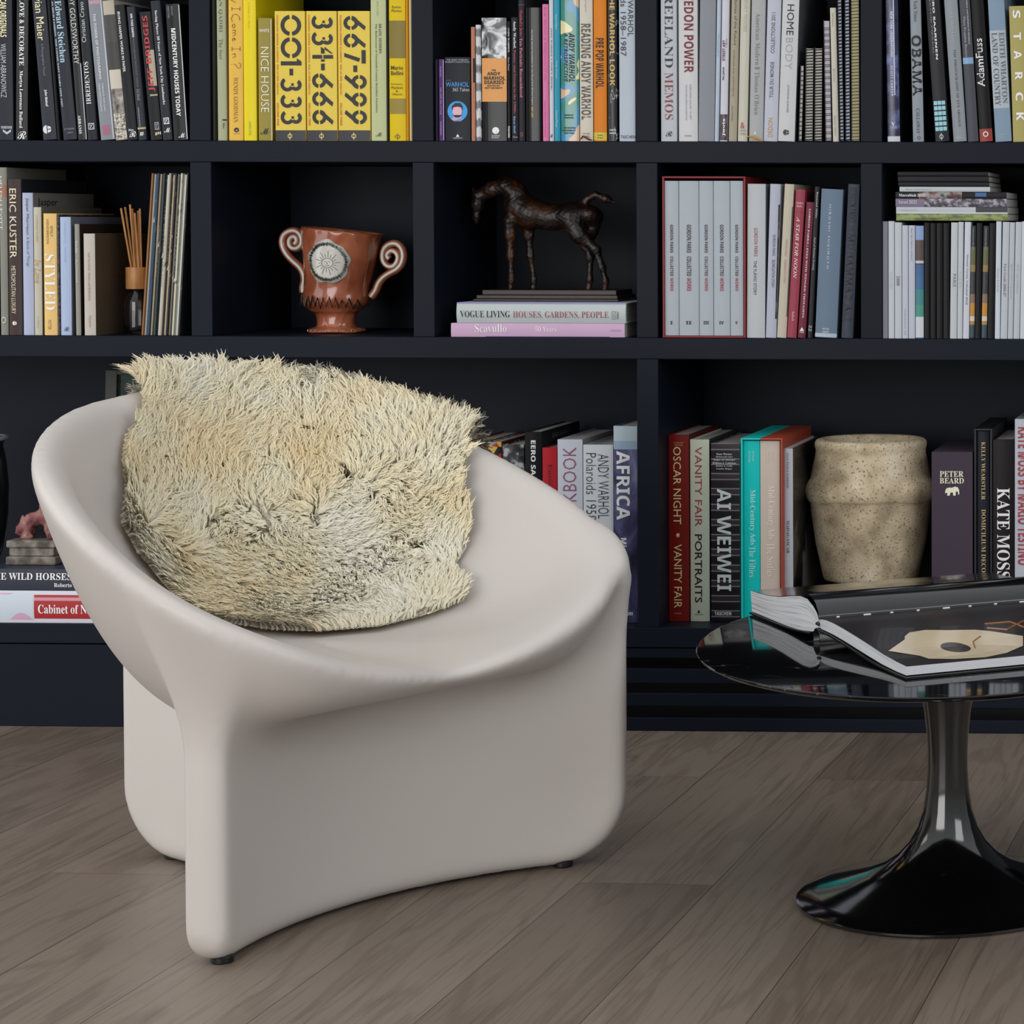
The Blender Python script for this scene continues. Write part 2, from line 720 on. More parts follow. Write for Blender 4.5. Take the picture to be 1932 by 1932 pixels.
# ------------------------------------------------------------------ sheepskin
PELT_PX = [(300, 664), (268, 690), (256, 725), (250, 760), (248, 800), (224, 815), (216, 860), (222, 930), (214, 985), (244, 1045), (320, 1135), (378, 1172), (440, 1190), (505, 1200),
           (600, 1204), (715, 1194), (814, 1170), (880, 1144), (890, 1108), (862, 1085), (884, 1045), (900, 985), (884, 950), (870, 900), (868, 850),
           (893, 820), (893, 600), (300, 560)]


def inside(poly, P):
    x, y = P[..., 0], P[..., 1]
    r = np.zeros(x.shape, bool)
    n = len(poly)
    for i in range(n):
        (xa, ya), (xb, yb) = poly[i], poly[(i + 1) % n]
        c = ((ya > y) != (yb > y)) & (x < (xb - xa) * (y - ya) / ((yb - ya) + 1e-9) + xa)
        r ^= c
    return r


def wool_mat():
    m, nt, b = newmat('cream_wool')
    N, L = nt.nodes, nt.links
    tc = N.new('ShaderNodeTexCoord')
    n1 = N.new('ShaderNodeTexNoise')
    n1.inputs['Scale'].default_value = 7
    n1.inputs['Detail'].default_value = 3
    L.new(tc.outputs['Object'], n1.inputs['Vector'])
    r = N.new('ShaderNodeValToRGB')
    e = r.color_ramp.elements
    e.new(.5)
    e[0].position, e[0].color = .30, (.93, .76, .50, 1)
    e[1].position, e[1].color = .52, (.97, .89, .68, 1)
    e[2].position, e[2].color = .72, (.98, .95, .83, 1)
    L.new(n1.outputs['Fac'], r.inputs[0])
    n2 = N.new('ShaderNodeTexNoise')
    n2.inputs['Scale'].default_value = 160
    L.new(tc.outputs['Object'], n2.inputs['Vector'])
    mx = N.new('ShaderNodeMix')
    mx.data_type = 'RGBA'
    mx.blend_type = 'MULTIPLY'
    mx.inputs[0].default_value = .12
    L.new(r.outputs[0], mx.inputs[6])
    L.new(n2.outputs['Color'], mx.inputs[7])
    hs = N.new('ShaderNodeHueSaturation')
    hs.inputs['Saturation'].default_value = 1.22
    hs.inputs['Value'].default_value = 1.0
    L.new(mx.outputs[2], hs.inputs['Color'])
    L.new(hs.outputs[0], b.inputs['Base Color'])
    b.inputs['Roughness'].default_value = .9
    b.inputs['Specular IOR Level'].default_value = .15
    b.inputs['Sheen Weight'].default_value = .9
    b.inputs['Sheen Roughness'].default_value = .5
    b.inputs['Sheen Tint'].default_value = (1, .93, .78, 1)
    return m


def vnoise(P, s, seed):
    """cheap smooth vector noise from sums of sines"""
    r = np.random.default_rng(seed)
    out = np.zeros_like(P)
    for k in range(5):
        W = r.normal(size=(3, 3)) * s * (1 + .5 * k)
        ph = r.uniform(0, 6.28, 3)
        out += np.sin(P @ W + ph) / (1 + .4 * k)
    return out


def build_pelt():
    TH = np.radians(np.arange(0, 360, 1.0))
    rel = (np.degrees(TH) + 180) % 360 - 180
    NS = 96
    G = np.zeros((len(TH), NS, 3))
    topm = np.zeros((len(TH), NS), bool)
    for i, rl in enumerate(rel):
        R, H = float(rimR(rl)), float(rimH(rl))
        q = np.linspace(.02, .985, 220)
        prof = [(x * (R - WALL), seat_z(x * (R - WALL), rl)) for x in q]
        k0 = len(prof)
        prof += [(R - WALL + .008, H + .003), (R - .020, H + .006), (R - .002, H + .002), (R + .009, H - .016), (R + .007, H - .045), (R - .002, H - .085)]
        P = np.array(prof, float)
        s = np.concatenate([[0], np.cumsum(np.hypot(*np.diff(P, axis=0).T))])
        si = np.linspace(0, s[-1], NS)
        p, z = np.interp(si, s, P[:, 0]), np.interp(si, s, P[:, 1])
        a = TH[i] + FRONT
        G[i, :, 0], G[i, :, 1], G[i, :, 2] = CC[0] + p * math.cos(a), CC[1] + p * math.sin(a), z
        topm[i] = si > s[k0 - 1] - .02
    uv = proj(G)
    keep = inside(PELT_PX, uv)
    relG = np.repeat(rel[:, None], NS, 1)
    lim = (np.abs(relG) > 100) & (uv[..., 0] > np.where(np.arange(NS)[None] > NS * .86, 292, 256)) & (uv[..., 0] < 888)
    keep = np.where(topm, lim, keep & ((relG > 100) | (relG < -100) | ~topm))
    # quads
    n = len(TH)
    I = np.arange(n)[:, None] * NS + np.arange(NS - 1)[None]
    J = ((np.arange(n) + 1) % n)[:, None] * NS + np.arange(NS - 1)[None]
    Q = np.stack([I, I + 1, J + 1, J], -1)
    kj = np.roll(keep, -1, 0)
    ok = keep[:, :-1] & keep[:, 1:] & kj[:, :-1] & kj[:, 1:]
    Q = Q[ok]
    lab = np.arange(len(G.reshape(-1, 3)))           # keep only the largest connected piece
    for _ in range(400):
        mn = lab[Q].min(1)
        new = lab.copy()
        for c in range(4):
            np.minimum.at(new, Q[:, c], mn)
        if (new == lab).all():
            break
        lab = new
    ql = lab[Q[:, 0]]
    Q = Q[ql == np.bincount(ql).argmax()]
    V = G.reshape(-1, 3)
    nrm = np.cross(V[Q[:, 1]] - V[Q[:, 0]], V[Q[:, 3]] - V[Q[:, 0]])
    cen = V[Q].mean(1)
    tgt = np.array([CC[0], CC[1], .62])
    # normals face into the bowl (up for the rim, outwards behind it)
    ar = np.linalg.norm(nrm, axis=1) + 1e-12
    nrm /= ar[:, None]
    mid = Q[len(Q) // 2]
    if np.mean(np.sum(nrm * (tgt - cen), 1)) < 0:
        nrm = -nrm
        Q = Q[:, ::-1]
    vn = np.zeros_like(V)
    for c in range(4):
        np.add.at(vn, Q[:, c], nrm)
    vn /= np.linalg.norm(vn, axis=1)[:, None] + 1e-9
    V = V + vn * .010
    used, inv = np.unique(Q, return_inverse=True)
    Q = inv.reshape(-1, 4)
    V, vn = V[used], vn[used]
    root = thing('sheepskin', 'shaggy cream sheepskin thrown over the back and seat of the white chair', 'sheepskin', (CC[0], CC[1], .36))
    off = np.array([CC[0], CC[1], .36])
    wm = wool_mat()
    np_mesh('hide', V - off, Q, wm, root)
    # curled locks of wool
    NL = 48000
    ar = np.linalg.norm(np.cross(V[Q[:, 1]] - V[Q[:, 0]], V[Q[:, 3]] - V[Q[:, 0]]), axis=1)

    def scatter(n):
        f = RNG.choice(len(Q), n, p=ar / ar.sum())
        a, b = RNG.random(n)[:, None], RNG.random(n)[:, None]
        q = Q[f]
        P = (V[q[:, 0]] * (1 - a) + V[q[:, 1]] * a) * (1 - b) + (V[q[:, 3]] * (1 - a) + V[q[:, 2]] * a) * b
        N_ = (vn[q[:, 0]] * (1 - a) + vn[q[:, 1]] * a) * (1 - b) + (vn[q[:, 3]] * (1 - a) + vn[q[:, 2]] * a) * b
        return P, N_ / np.linalg.norm(N_, axis=1)[:, None]
    cen = np.array([CC[0] - .02, CC[1] + .15, .50])

    def combing(P, Nn):
        outw = P - cen
        outw /= np.linalg.norm(outw, axis=1)[:, None]
        c = vnoise(P, 8, 3) * .8 + vnoise(P, 26, 5) * .7 + outw * .8 + np.array([0, 0, .15])
        c -= Nn * np.sum(c * Nn, 1)[:, None]
        return c / (np.linalg.norm(c, axis=1)[:, None] + 1e-9)
    P, Nn = scatter(NL)
    NC = 8500
    Pc, Nc = scatter(NC)
    near = np.concatenate([np.argmin(((P[k:k + 2000, None, :] - Pc[None]) ** 2).sum(-1), 1) for k in range(0, NL, 2000)])
    comb = combing(P, Nn)
    bi = np.cross(Nn, comb)
    # locks twist individually inside their tuft
    jit = RNG.normal(size=(NC, 3)) * .32
    cc = combing(Pc, Nc) + jit
    cc -= Nc * np.sum(cc * Nc, 1)[:, None]
    cc /= np.linalg.norm(cc, axis=1)[:, None]
    Lc = (.024 + .012 * RNG.random(NC)) * (.85 + .55 * np.clip((Pc[:, 2] - .45) / .25, 0, 1))
    tip = Pc + Nc * (Lc * .60)[:, None] + cc * (Lc * .72)[:, None]
    Ln = (Lc[near] * (.75 + .4 * RNG.random(NL)))[:, None]
    K = 6
    ph = RNG.random(NL)[:, None] * 6.28
    fr = (.9 + .9 * RNG.random(NL))[:, None]
    rad0 = (.0015 + .0011 * RNG.random(NL))[:, None]
    ct = cc[near]
    rings = []
    for k in range(K):
        t = k / (K - 1)
        ce = P + Nn * Ln * (.85 * t - .30 * t * t) + ct * Ln * (.15 * t + .55 * t * t)
        pull = .45 * t ** 1.3
        ce = ce * (1 - pull) + (Pc[near] + (tip[near] - Pc[near]) * t * (Ln / Lc[near][:, None])) * pull
        am = Ln * .10 * t
        ce = ce + bi * am * np.sin(ph + 6.28 * fr * t) + comb * am * np.cos(ph + 6.28 * fr * t) * .6
        r = rad0 * (1.0 - .55 * t ** 1.8)
        if k == K - 1:
            r = r * .4
        for j in range(3):
            w = 2 * math.pi * j / 3
            rings.append(ce + (bi * math.cos(w) + Nn * math.sin(w) * (1 - .5 * t) + comb * math.sin(w) * .5 * t) * r)
    W = np.stack(rings, 1)
    base = (np.arange(NL) * K * 3)[:, None, None]
    fq = []
    for k in range(K - 1):
        for j in range(3):
            fq.append([k * 3 + j, k * 3 + (j + 1) % 3, (k + 1) * 3 + (j + 1) % 3, (k + 1) * 3 + j])
    FQ = (base + np.array(fq)[None]).reshape(-1, 4)
    o = np_mesh('wool_pile', W.reshape(-1, 3) - off, FQ, wm, root)
    # wool reflects as a soft mass: lean the locks' normals towards the hide's own
    cn = W - ((W.reshape(NL, K, 3, 3)).mean(2, keepdims=True) + np.zeros((1, 1, 3, 1))).reshape(NL, K * 3, 3)
    cn /= np.linalg.norm(cn, axis=2, keepdims=True) + 1e-9
    cn = cn * .55 + Nn[:, None, :] * .75
    cn /= np.linalg.norm(cn, axis=2, keepdims=True) + 1e-9
    o.data.normals_split_custom_set_from_vertices(cn.reshape(-1, 3).astype(np.float32))
    o['kind'] = 'stuff'


build_pelt()

# ------------------------------------------------------------------ pedestal table
TX, TY, TH_ = 1.6247, -1.1446, .367


def marble_mat():
    m, nt, b = newmat('black_marble')
    N, L = nt.nodes, nt.links
    tc = N.new('ShaderNodeTexCoord')
    nz = N.new('ShaderNodeTexNoise')
    nz.inputs['Scale'].default_value = 5
    nz.inputs['Detail'].default_value = 6
    nz.inputs['Distortion'].default_value = 1.2
    mp = N.new('ShaderNodeMapping')
    mp.inputs['Rotation'].default_value = (0, 0, .5)
    mp.inputs['Scale'].default_value = (.8, 3.2, 1)
    L.new(tc.outputs['Object'], mp.inputs['Vector'])
    L.new(mp.outputs[0], nz.inputs['Vector'])
    ab = N.new('ShaderNodeMath')
    ab.operation = 'SUBTRACT'
    ab.inputs[1].default_value = .5
    L.new(nz.outputs['Fac'], ab.inputs[0])
    a2 = N.new('ShaderNodeMath')
    a2.operation = 'ABSOLUTE'
    L.new(ab.outputs[0], a2.inputs[0])
    r = N.new('ShaderNodeValToRGB')
    r.color_ramp.elements[0].color = (.22, .22, .23, 1)
    r.color_ramp.elements[1].position = .006
    r.color_ramp.elements[1].color = (.004, .004, .005, 1)
    L.new(a2.outputs[0], r.inputs[0])
    n2 = N.new('ShaderNodeTexNoise')
    n2.inputs['Scale'].default_value = 9
    n2.inputs['Detail'].default_value = 1
    L.new(tc.outputs['Object'], n2.inputs['Vector'])
    r2 = N.new('ShaderNodeMapRange')
    r2.inputs[1].default_value, r2.inputs[2].default_value = .56, .66
    L.new(n2.outputs['Fac'], r2.inputs[0])
    mx = N.new('ShaderNodeMix')
    mx.data_type = 'RGBA'
    mx.inputs[6].default_value = (.004, .004, .005, 1)
    L.new(r2.outputs[0], mx.inputs[0])
    L.new(r.outputs[0], mx.inputs[7])
    L.new(mx.outputs[2], b.inputs['Base Color'])
    b.inputs['Roughness'].default_value = .045
    b.inputs['IOR'].default_value = 1.42
    return m


def build_table():
    root = thing('coffee_table', 'low black pedestal table with an oval marble top and glossy trumpet foot', 'table', (TX, TY, 0))
    prof = [(0, TH_ - .016), (.905, TH_ - .0155), (.958, TH_ - .0105), (.985, TH_ - .0065), (.998, TH_ - .003), (.9995, TH_ - .0015), (.996, TH_ - .0003), (.990, TH_), (0, TH_)]
    A, B = .362, .470
    o = MB().lathe(prof, 128, (0, 0, 0), A, B).build('table_top', marble_mat(), root, auto=30)
    o.location = (-.018, .092, 0)
    o.rotation_euler = (0, 0, .06)
    gl = mat('#060607', .10, 'black_lacquer', gain=1, coat=1.0, vary=0)
    pr = [(0, .0), (.216, .0), (.2205, .003), (.2205, .006), (.216, .0088), (.19, .0155), (.15, .027), (.118, .0375), (.092, .0495), (.072, .064), (.056, .082), (.044, .104),
          (.036, .130), (.0315, .16), (.0295, .19), (.0295, .215), (.031, .245), (.0345, .275), (.0395, .305), (.0465, .332), (.052, .3465), (.056, TH_ - .0165), (0, TH_ - .0165)]
    MB().lathe(pr, 96).build('pedestal', gl, root, auto=50)


build_table()

# ------------------------------------------------------------------ books
ROWZ = {1: Z1T, 2: Z2T, 3: Z3T}
WHITE, CREAM, BLACK, RED, GREY = '#e4e5e6', '#e9dcae', '#141416', '#8e1f2b', '#8d8f92'


def T(s, style, c, y0, y1, a, b, d='d'):
    return ('T', s, style, c, y0, y1, a, b, d)


def Pt(c, y0, y1, a=0.0, b=1.0, name='label_band'):
    return ('P', c, y0, y1, a, b, name)


def Mk(shape, c, y0, y1, a, b):          # a small publisher's mark
    return ('M', shape, c, y0, y1, a, b)


def mark_shape(kind):
    """outline polygons in the unit square"""
    if kind == 'disc':
        return [[(.5 + .5 * math.cos(t), .5 + .5 * math.sin(t)) for t in np.linspace(0, 6.283, 25)[:-1]]]
    if kind == 'ring' or kind == 'phi':
        out = []
        n = 24
        rx, ry, w = (.5, .5, .16) if kind == 'ring' else (.42, .30, .10)
        for k in range(n):
            t, u = 2 * math.pi * k / n, 2 * math.pi * (k + 1) / n
            out.append([(.5 + rx * math.cos(t), .5 + ry * math.sin(t)), (.5 + rx * math.cos(u), .5 + ry * math.sin(u)),
                        (.5 + (rx - w) * math.cos(u), .5 + (ry - w) * math.sin(u)), (.5 + (rx - w) * math.cos(t), .5 + (ry - w) * math.sin(t))])
        if kind == 'phi':
            out.append([(.45, 0), (.55, 0), (.55, 1), (.45, 1)])
        return out
    if kind == 'half':
        d = [(.5 + .5 * math.cos(t), .5 + .5 * math.sin(t)) for t in np.linspace(math.pi / 2, 3 * math.pi / 2, 14)]
        return [[(x - .05, y) for x, y in d], [(.55, .08), (.9, .2), (1, .45), (.55, .45)], [(.55, .55), (1, .55), (.9, .8), (.55, .92)]]
    if kind == 'tri':
        return [[(0, 0), (1, 0), (.5, 1)]]
    if kind == 'square':
        return [[(0, 0), (1, 0), (1, .12), (0, .12)], [(0, .88), (1, .88), (1, 1), (0, 1)], [(0, .12), (.12, .12), (.12, .88), (0, .88)],
                [(.88, .12), (1, .12), (1, .88), (.88, .88)], [(.2, .2), (.35, .2), (.8, .8), (.65, .8)], [(.2, .65), (.35, .8), (.45, .7), (.3, .55)], [(.6, .2), (.8, .2), (.8, .4)]]
    if kind == 'chevron':
        return [[(0, .55 + k), (.5, .0 + k), (1, .55 + k), (1, .68 + k), (.5, .14 + k), (0, .68 + k)] for k in (0, .16, .3)]
    if kind == 'grid':
        return [[(c / 3 + dx, r / 6 + dy) for dx, dy in ((.03, .02), (.30, .02), (.315, .03), (.315, .135), (.30, .145), (.03, .145), (.015, .135), (.015, .03))]
                for c in range(3) for r in range(6)]
    if kind == 'elephant':
        return [[(.05, .55), (.12, .75), (.3, .85), (.5, .83), (.7, .95), (.88, .88), (.97, .65), (1, .2), (.93, .1), (.88, .15), (.93, .25), (.86, .45), (.76, .42), (.74, 0), (.58, 0),
                 (.56, .32), (.4, .34), (.34, 0), (.17, 0), (.19, .3), (.12, .25), (.1, .35), (.02, .2)]]
    return [[(0, 0), (1, 0), (1, 1), (0, 1)]]


def put_on_spine(item, root, w, H, rnd, zf):
    root = next((c for c in root.children if c.name.split('.')[0] == 'cover'), root)     # printing belongs to the cover
    def yb(x, d):
        return rnd * (2 * x / max(w, 1e-5) - 1) ** 2 - d
    if item[0] == 'T':
        _, s, st, c, y0, y1, a, b, d = item
        V, F = text_geo(s, st)
        z1, z0 = zf(y0), zf(y1)
        xa, xb = a * w, b * w
        if d == 'd':
            P = [(xa + v * (xb - xa), 0, z1 - u * (z1 - z0)) for u, v in V]
        elif d == 'u':
            P = [(xb - v * (xb - xa), 0, z0 + u * (z1 - z0)) for u, v in V]
        else:
            P = [(xa + u * (xb - xa), 0, z0 + v * (z1 - z0)) for u, v in V]
        P = [(x, yb(x, .0009), z) for x, _, z in P]
        MB().add(P, F).build('title_lettering' if abs(y1 - y0) > 60 else 'small_lettering', ink(c), root)
    elif item[0] == 'P':
        _, c, y0, y1, a, b, nm = item
        z1, z0 = min(H - .0005, zf(y0)), max(.0004, zf(y1))
        n = 8
        xs = [(a + (b - a) * k / n) * w for k in range(n + 1)]
        MB().add([(x, yb(x, .0003), z) for x in xs for z in (z0, z1)], [(2 * k, 2 * k + 2, 2 * k + 3, 2 * k + 1) for k in range(n)]
                 ).build(nm, c if not isinstance(c, str) else mat(c, .45, 'printed_paper'), root)
    elif item[0] == 'M':
        _, k, c, y0, y1, a, b = item
        z1, z0 = zf(y0), zf(y1)
        mb = MB()
        for pl in mark_shape(k):
            mb.poly([((a + (b - a) * u) * w, yb((a + (b - a) * u) * w, .0010), z0 + v * (z1 - z0)) for u, v in pl])
        mb.build('publisher_mark' if k not in ('grid', 'elephant') else 'spine_motif', ink(c), root)


def book_mesh(root, w, H, D, rnd, m, side=None, hard=True, pm=None):
    t = min(.0026, w * .16) if hard else min(.0008, w * .12)
    n = 8
    fr = [(w * k / n, rnd * (2 * k / n - 1) ** 2) for k in range(n + 1)]
    inn = [(w - t, t + rnd + .001), (t, t + rnd + .001)]
    if side is None:
        MB().prism([(0, D)] + fr + [(w, D), (w - t, D)] + inn + [(t, D)], 0, H).build('cover', m, root, bevel=.0005, bseg=1)
    else:
        MB().prism([(0, D)] + fr + inn + [(t, D)], 0, H).build('cover', m, root, bevel=.0005, bseg=1)
        MB().prism([(w - t, rnd + .0003), (w, rnd + .0003), (w, D), (w - t, D)], 0, H).build('back_cover', side, root)
    i = .003 if hard else .0006
    if w - 2 * t > .001:
        MB().box(t + .0001, w - t - .0001, t + rnd + .0015, D - (i + .0005), i, H - i).build('page_block', pm or pages_mat(), root)


_last = {}


def as_mat(c, rough=.42, coat=0.0):
    return mat(c, rough, 'book_cloth', coat=coat * .35, spec=.2) if isinstance(c, str) else c


def book(row, xl, xr, yt, c, label, items=(), xt=None, yr=None, y0=.004, D=.24, side=None, rnd=.002, hard=True, group=None, name='book', rough=.42, coat=0.0, closed=False):
    zb = ROWZ[row]
    Xl, Xr = xat(xl, zb, y0), xat(xr, zb, y0)
    w = Xr - Xl - .0004
    yb_ = proj((Xl, y0, zb))[1]
    if xt is None:
        H, th = aty(xl, yt, y0)[2] - zb, 0.0
    else:
        P = aty(xt, yt if yr is None else yr, y0)
        th = math.atan2(P[0] - Xl, P[2] - zb)
        H = (aty(xt, yt, y0)[2] - zb) / math.cos(th) - max(0, w * math.sin(th))
    H = min(H, .332 if row < 3 else .5)
    if xt is not None:
        w *= math.cos(th)
    if group and group == _last.get('g') and y0 == _last.get('y0'):
        pX, pw, pth, pH = _last['v']
        s0 = max(0, w * math.sin(th))
        need = 0
        for z in (.001, min(H, pH) * math.cos(th)):
            need = max(need, pX + pw * math.cos(pth) + (z - max(0, -pw * math.sin(pth))) * math.tan(pth) - (Xl + (z - s0) * math.tan(th)) + .0003)
        need = min(need, w * .55)
        Xl += need
        w -= need
    if group:
        _last.update(g=group, y0=y0, v=(Xl, w, th, H))
    root = thing(name, label, 'book' if name != 'notebook' else 'notebook', (Xl, y0, zb + max(0, w * math.sin(th)) + .0003), (0, th, 0), group)
    book_mesh(root, w, H, D, rnd, as_mat(c, rough, coat), as_mat(side) if side is not None else None, hard)
    if closed:
        MB().box(.0027, w - .0027, .004, D, H - .0028, H).build('lid', as_mat(c, rough), root)
    ytop = yb_ - (yb_ - proj((Xl, y0, zb + H))[1])

    def zf(y):
        return H * (yb_ - y) / (yb_ - ytop)
    for it in items:
        put_on_spine(it, root, w, H, rnd, zf)
    return root, w, H, zf


G1, G2, G3, G4, G5 = ('books on the top shelf, first bay', 'yellow and green books on the top shelf', 'books on the top shelf, middle bay', 'pale books and notebooks on the top shelf',
                      'books on the top shelf, last bay')
# --- top shelf, first bay
book(1, -12, 24.8, -45, '#23262f', 'slate hardcover with cream title at the left edge of the top shelf',
     [T('AMERICAN ORIGINALS', 'b', CREAM, -32, 70, .42, .74), T('WILLIAM ABRANOWICZ', 'l', '#c9ced6', 83, 184, .42, .70), T('VENDOME', 'b', '#b9c0cc', 238, 243, .40, .95, 'h'),
      Mk('chevron', '#b9c0cc', 244, 254, .5, .9)], group=G1)
book(1, 28.8, 51.5, -40, '#0e0e10', 'black hardcover with heavy white serif title, second from the left on the top shelf',
     [T('LIVE, LOVE & DECORATE', 'R', WHITE, -42, 124, .24, .70), T('Martyn Lawrence Bullard', 'R', WHITE, 134, 242, .28, .62), T('R', 'c', WHITE, 248, 263, .2, .95, 'h')], xt=30.5, yr=0, group=G1, coat=.4)
book(1, 56, 78, -20, ramp_mat('orange_photo', [(.3, '#1a120c'), (.5, '#5a2f12'), (.62, '#8a4a1c'), (.75, '#2a2a14')], 18), 'dim orange brown picture book set back in a gap on the top shelf, first bay',
     [], y0=.25, D=.11, group=G1)
book(1, 80.8, 107, -30, '#2b2e37', 'grey leaning hardcover with pale yellow and small white lettering, top shelf first bay',
     [T('Vivian Maier', 's', CREAM, -22, 77, .22, .78), T('A Photographer Found', 'l', '#8a8d93', 83, 143, .38, .62), T('John Maloof', 'b', WHITE, 170, 202, .38, .62), Mk('half', '#c9ced6', 237, 253, .1, .7)],
     xt=59.5, yr=0, group=G1)
book(1, 107.6, 114, -20, '#0b0b0d', 'thin plain black book leaning between two grey ones, top shelf first bay', [], xt=87.5, yr=0, group=G1)
book(1, 114.6, 145.5, -25, '#262932', 'wide charcoal leaning hardcover with pale blue title, top shelf first bay',
     [T('IN HIGH FASHION  THE CONDÉ NAST YEARS 1923–1937', 'R', '#c3d4e0', 3, 202, .10, .24), T('Edward Steichen', 'R', '#a9c6d8', 2, 119, .34, .80),
      T('ART PUBLISHERS', 's', '#8a909a', 243, 246, .15, .9, 'h'), T('LONDON', 's', '#8a909a', 250, 253, .35, .75, 'h')], xt=89.5, yr=0, group=G1)
book(1, 147.2, 163.6, -30, '#0c0c0f', 'glossy black leaning book with a white page edge down its right side, top shelf',
     [T('ANDY GOLDSWORTHY', 'l', WHITE, -28, 121, .22, .82), T('ABRAMS', 'R', WHITE, 218, 253, .2, .55), Pt('#b8bcc4', 120, 264, .90, 1.0, 'page_edge')], xt=127, yr=0, group=G1, coat=.5)
book(1, 165, 184, -15, '#1b1e25', 'near black leaning book whose white title reads upwards, top shelf first bay',
     [T('IRREDENTOS', 'r', WHITE, 117, 197, .18, .66, 'u'), T('Christian Cravo', 'l', WHITE, 4, 80, .2, .62, 'u'), Mk('square', '#b9c0cc', 233, 245, .2, .8)], xt=145.6, yr=0, group=G1)
book(1, 186, 217, -15, '#82878e', 'mid grey leaning hardcover with a dull pink square at its foot, top shelf',
     [T('THE POWER OF PHOTOGRAPHY:', 'b', '#c9ccce', 26, 152, .30, .50), T('HOW PHOTOGRAPHS', 'b', '#b9bcbf', 158, 211, .22, .36), T('CHANGED OUR LIVES', 'b', '#b9bcbf', 158, 211, .46, .60),
      Pt('#9a5a74', 237, 256, .2, .72, 'label_square'), Pt('#b28a98', 1, 8, .1, .85, 'label_band'), Pt('#c8cdd2', -10, 264, .88, .94, 'page_edge')], xt=161, yr=0, group=G1)
book(1, 218, 240, 2, '#b3aa99', 'leaning book with a beige and dark photographic spine, top shelf first bay',
     [Pt('#35322d', 28, 80), Pt('#2a2724', 80, 132), Pt('#c3bbac', 132, 168), Pt(ramp_mat('hair_photo', [(.35, '#2a2622'), (.55, '#8a8378'), (.7, '#cfc6b6')], 70), 168, 215),
      Pt(ramp_mat('grain_photo', [(.4, '#4a4640'), (.5, '#a59c8e'), (.65, '#d6cdbd')], 220), 215, 264)], xt=192, group=G1)
book(1, 240.6, 260, 10, '#14161b', 'black leaning book with a short white title in its upper half, top shelf first bay',
     [T('IRVING HARPER WORKS IN PAPER', 'S', WHITE, 22, 136, .26, .52), T('Skira', 'R', WHITE, 244, 248, .2, .7, 'h'), T('R', 'c', WHITE, 249, 260, .25, .95, 'h')], xt=215, group=G1)
book(1, 261, 277, 13, '#262a34', 'slate leaning book with a tan band near its foot, top shelf first bay',
     [T('ON THIS EARTH', 'B', WHITE, 26, 70, .42, .68), T('PHOTOGRAPHS FROM EAST AFRICA', 'l', '#7d7a70', 72, 165, .44, .64), T('Nick Brandt', 'i', '#8d8a80', 168, 190, .35, .75),
      T('CHRONICLE BOOKS', 's', '#a9adb2', 203, 240, .3, .46), Pt('#b99a6a', 241, 244.5), T('w', 'c', WHITE, 250, 257, .3, .75, 'h')], xt=238, group=G1)
book(1, 284, 306, 23, '#17171a', 'black leaning book with large red capitals on a beige patch, top shelf first bay',
     [Pt('#a89e86', 95, 163, .45, .98, 'label_patch'), T('JEFF BRIDGES', 'b', '#b8303a', 30, 173, .26, .82, 'u'), T('pictures', 'B', CREAM, 178, 183, .35, .95, 'h'),
      Mk('square', '#9aa0a8', 232, 246, .5, .85), T('pH', 'B', CREAM, 250, 257, .5, .95, 'h')], xt=262, group=G1)
book(1, 307, 325.5, 2, '#23262e', 'slate leaning book with white serif title and a white square, top shelf first bay',
     [T('Saving Places 50 Years of New York City Landmarks', 'R', WHITE, 20, 198, .34, .66), Mk('square', WHITE, 223, 235, .3, .85), T('M', 'c', WHITE, 242, 251, .25, .95, 'h')], xt=283, group=G1)
book(1, 327.5, 354, 8, '#101115', 'black leaning book with bold white capitals, rightmost of its top shelf bay',
     [T('MIDCENTURY HOUSES TODAY', 'B', WHITE, 54, 220, .34, .66), T('LORENZO OTTAVIANI', 's', '#8d939c', 12, 34, .15, .3), T('MATZ MATT', 's', '#8d939c', 12, 30, .42, .55),
      T('M', 'c', WHITE, 252, 261, .4, .9, 'h'), Pt('#c9cdd4', 10, 264, .94, 1.0, 'page_edge')], xt=311, group=G1, coat=.3)

# --- top shelf, second bay
book(1, 399.8, 409, -30, '#15150d', 'black book at the left end of the yellow books', [], group=G2)
book(1, 410.6, 428, -35, '#a7aa88', 'pale sage book with grey serif title, leftmost light book among the yellow ones',
     [T('SOHAN QADRI', 'r', '#5a5d50', -34, 61, .25, .68), T('The Seer', 'r', '#5a5d50', 74, 113, .25, .68), Pt(BLACK, 225, 228, .55, 1.0, 'black_tab'), T('Skira', 'R', BLACK, 232, 243, .6, .82)],
     xt=407.5, yr=0, group=G2)


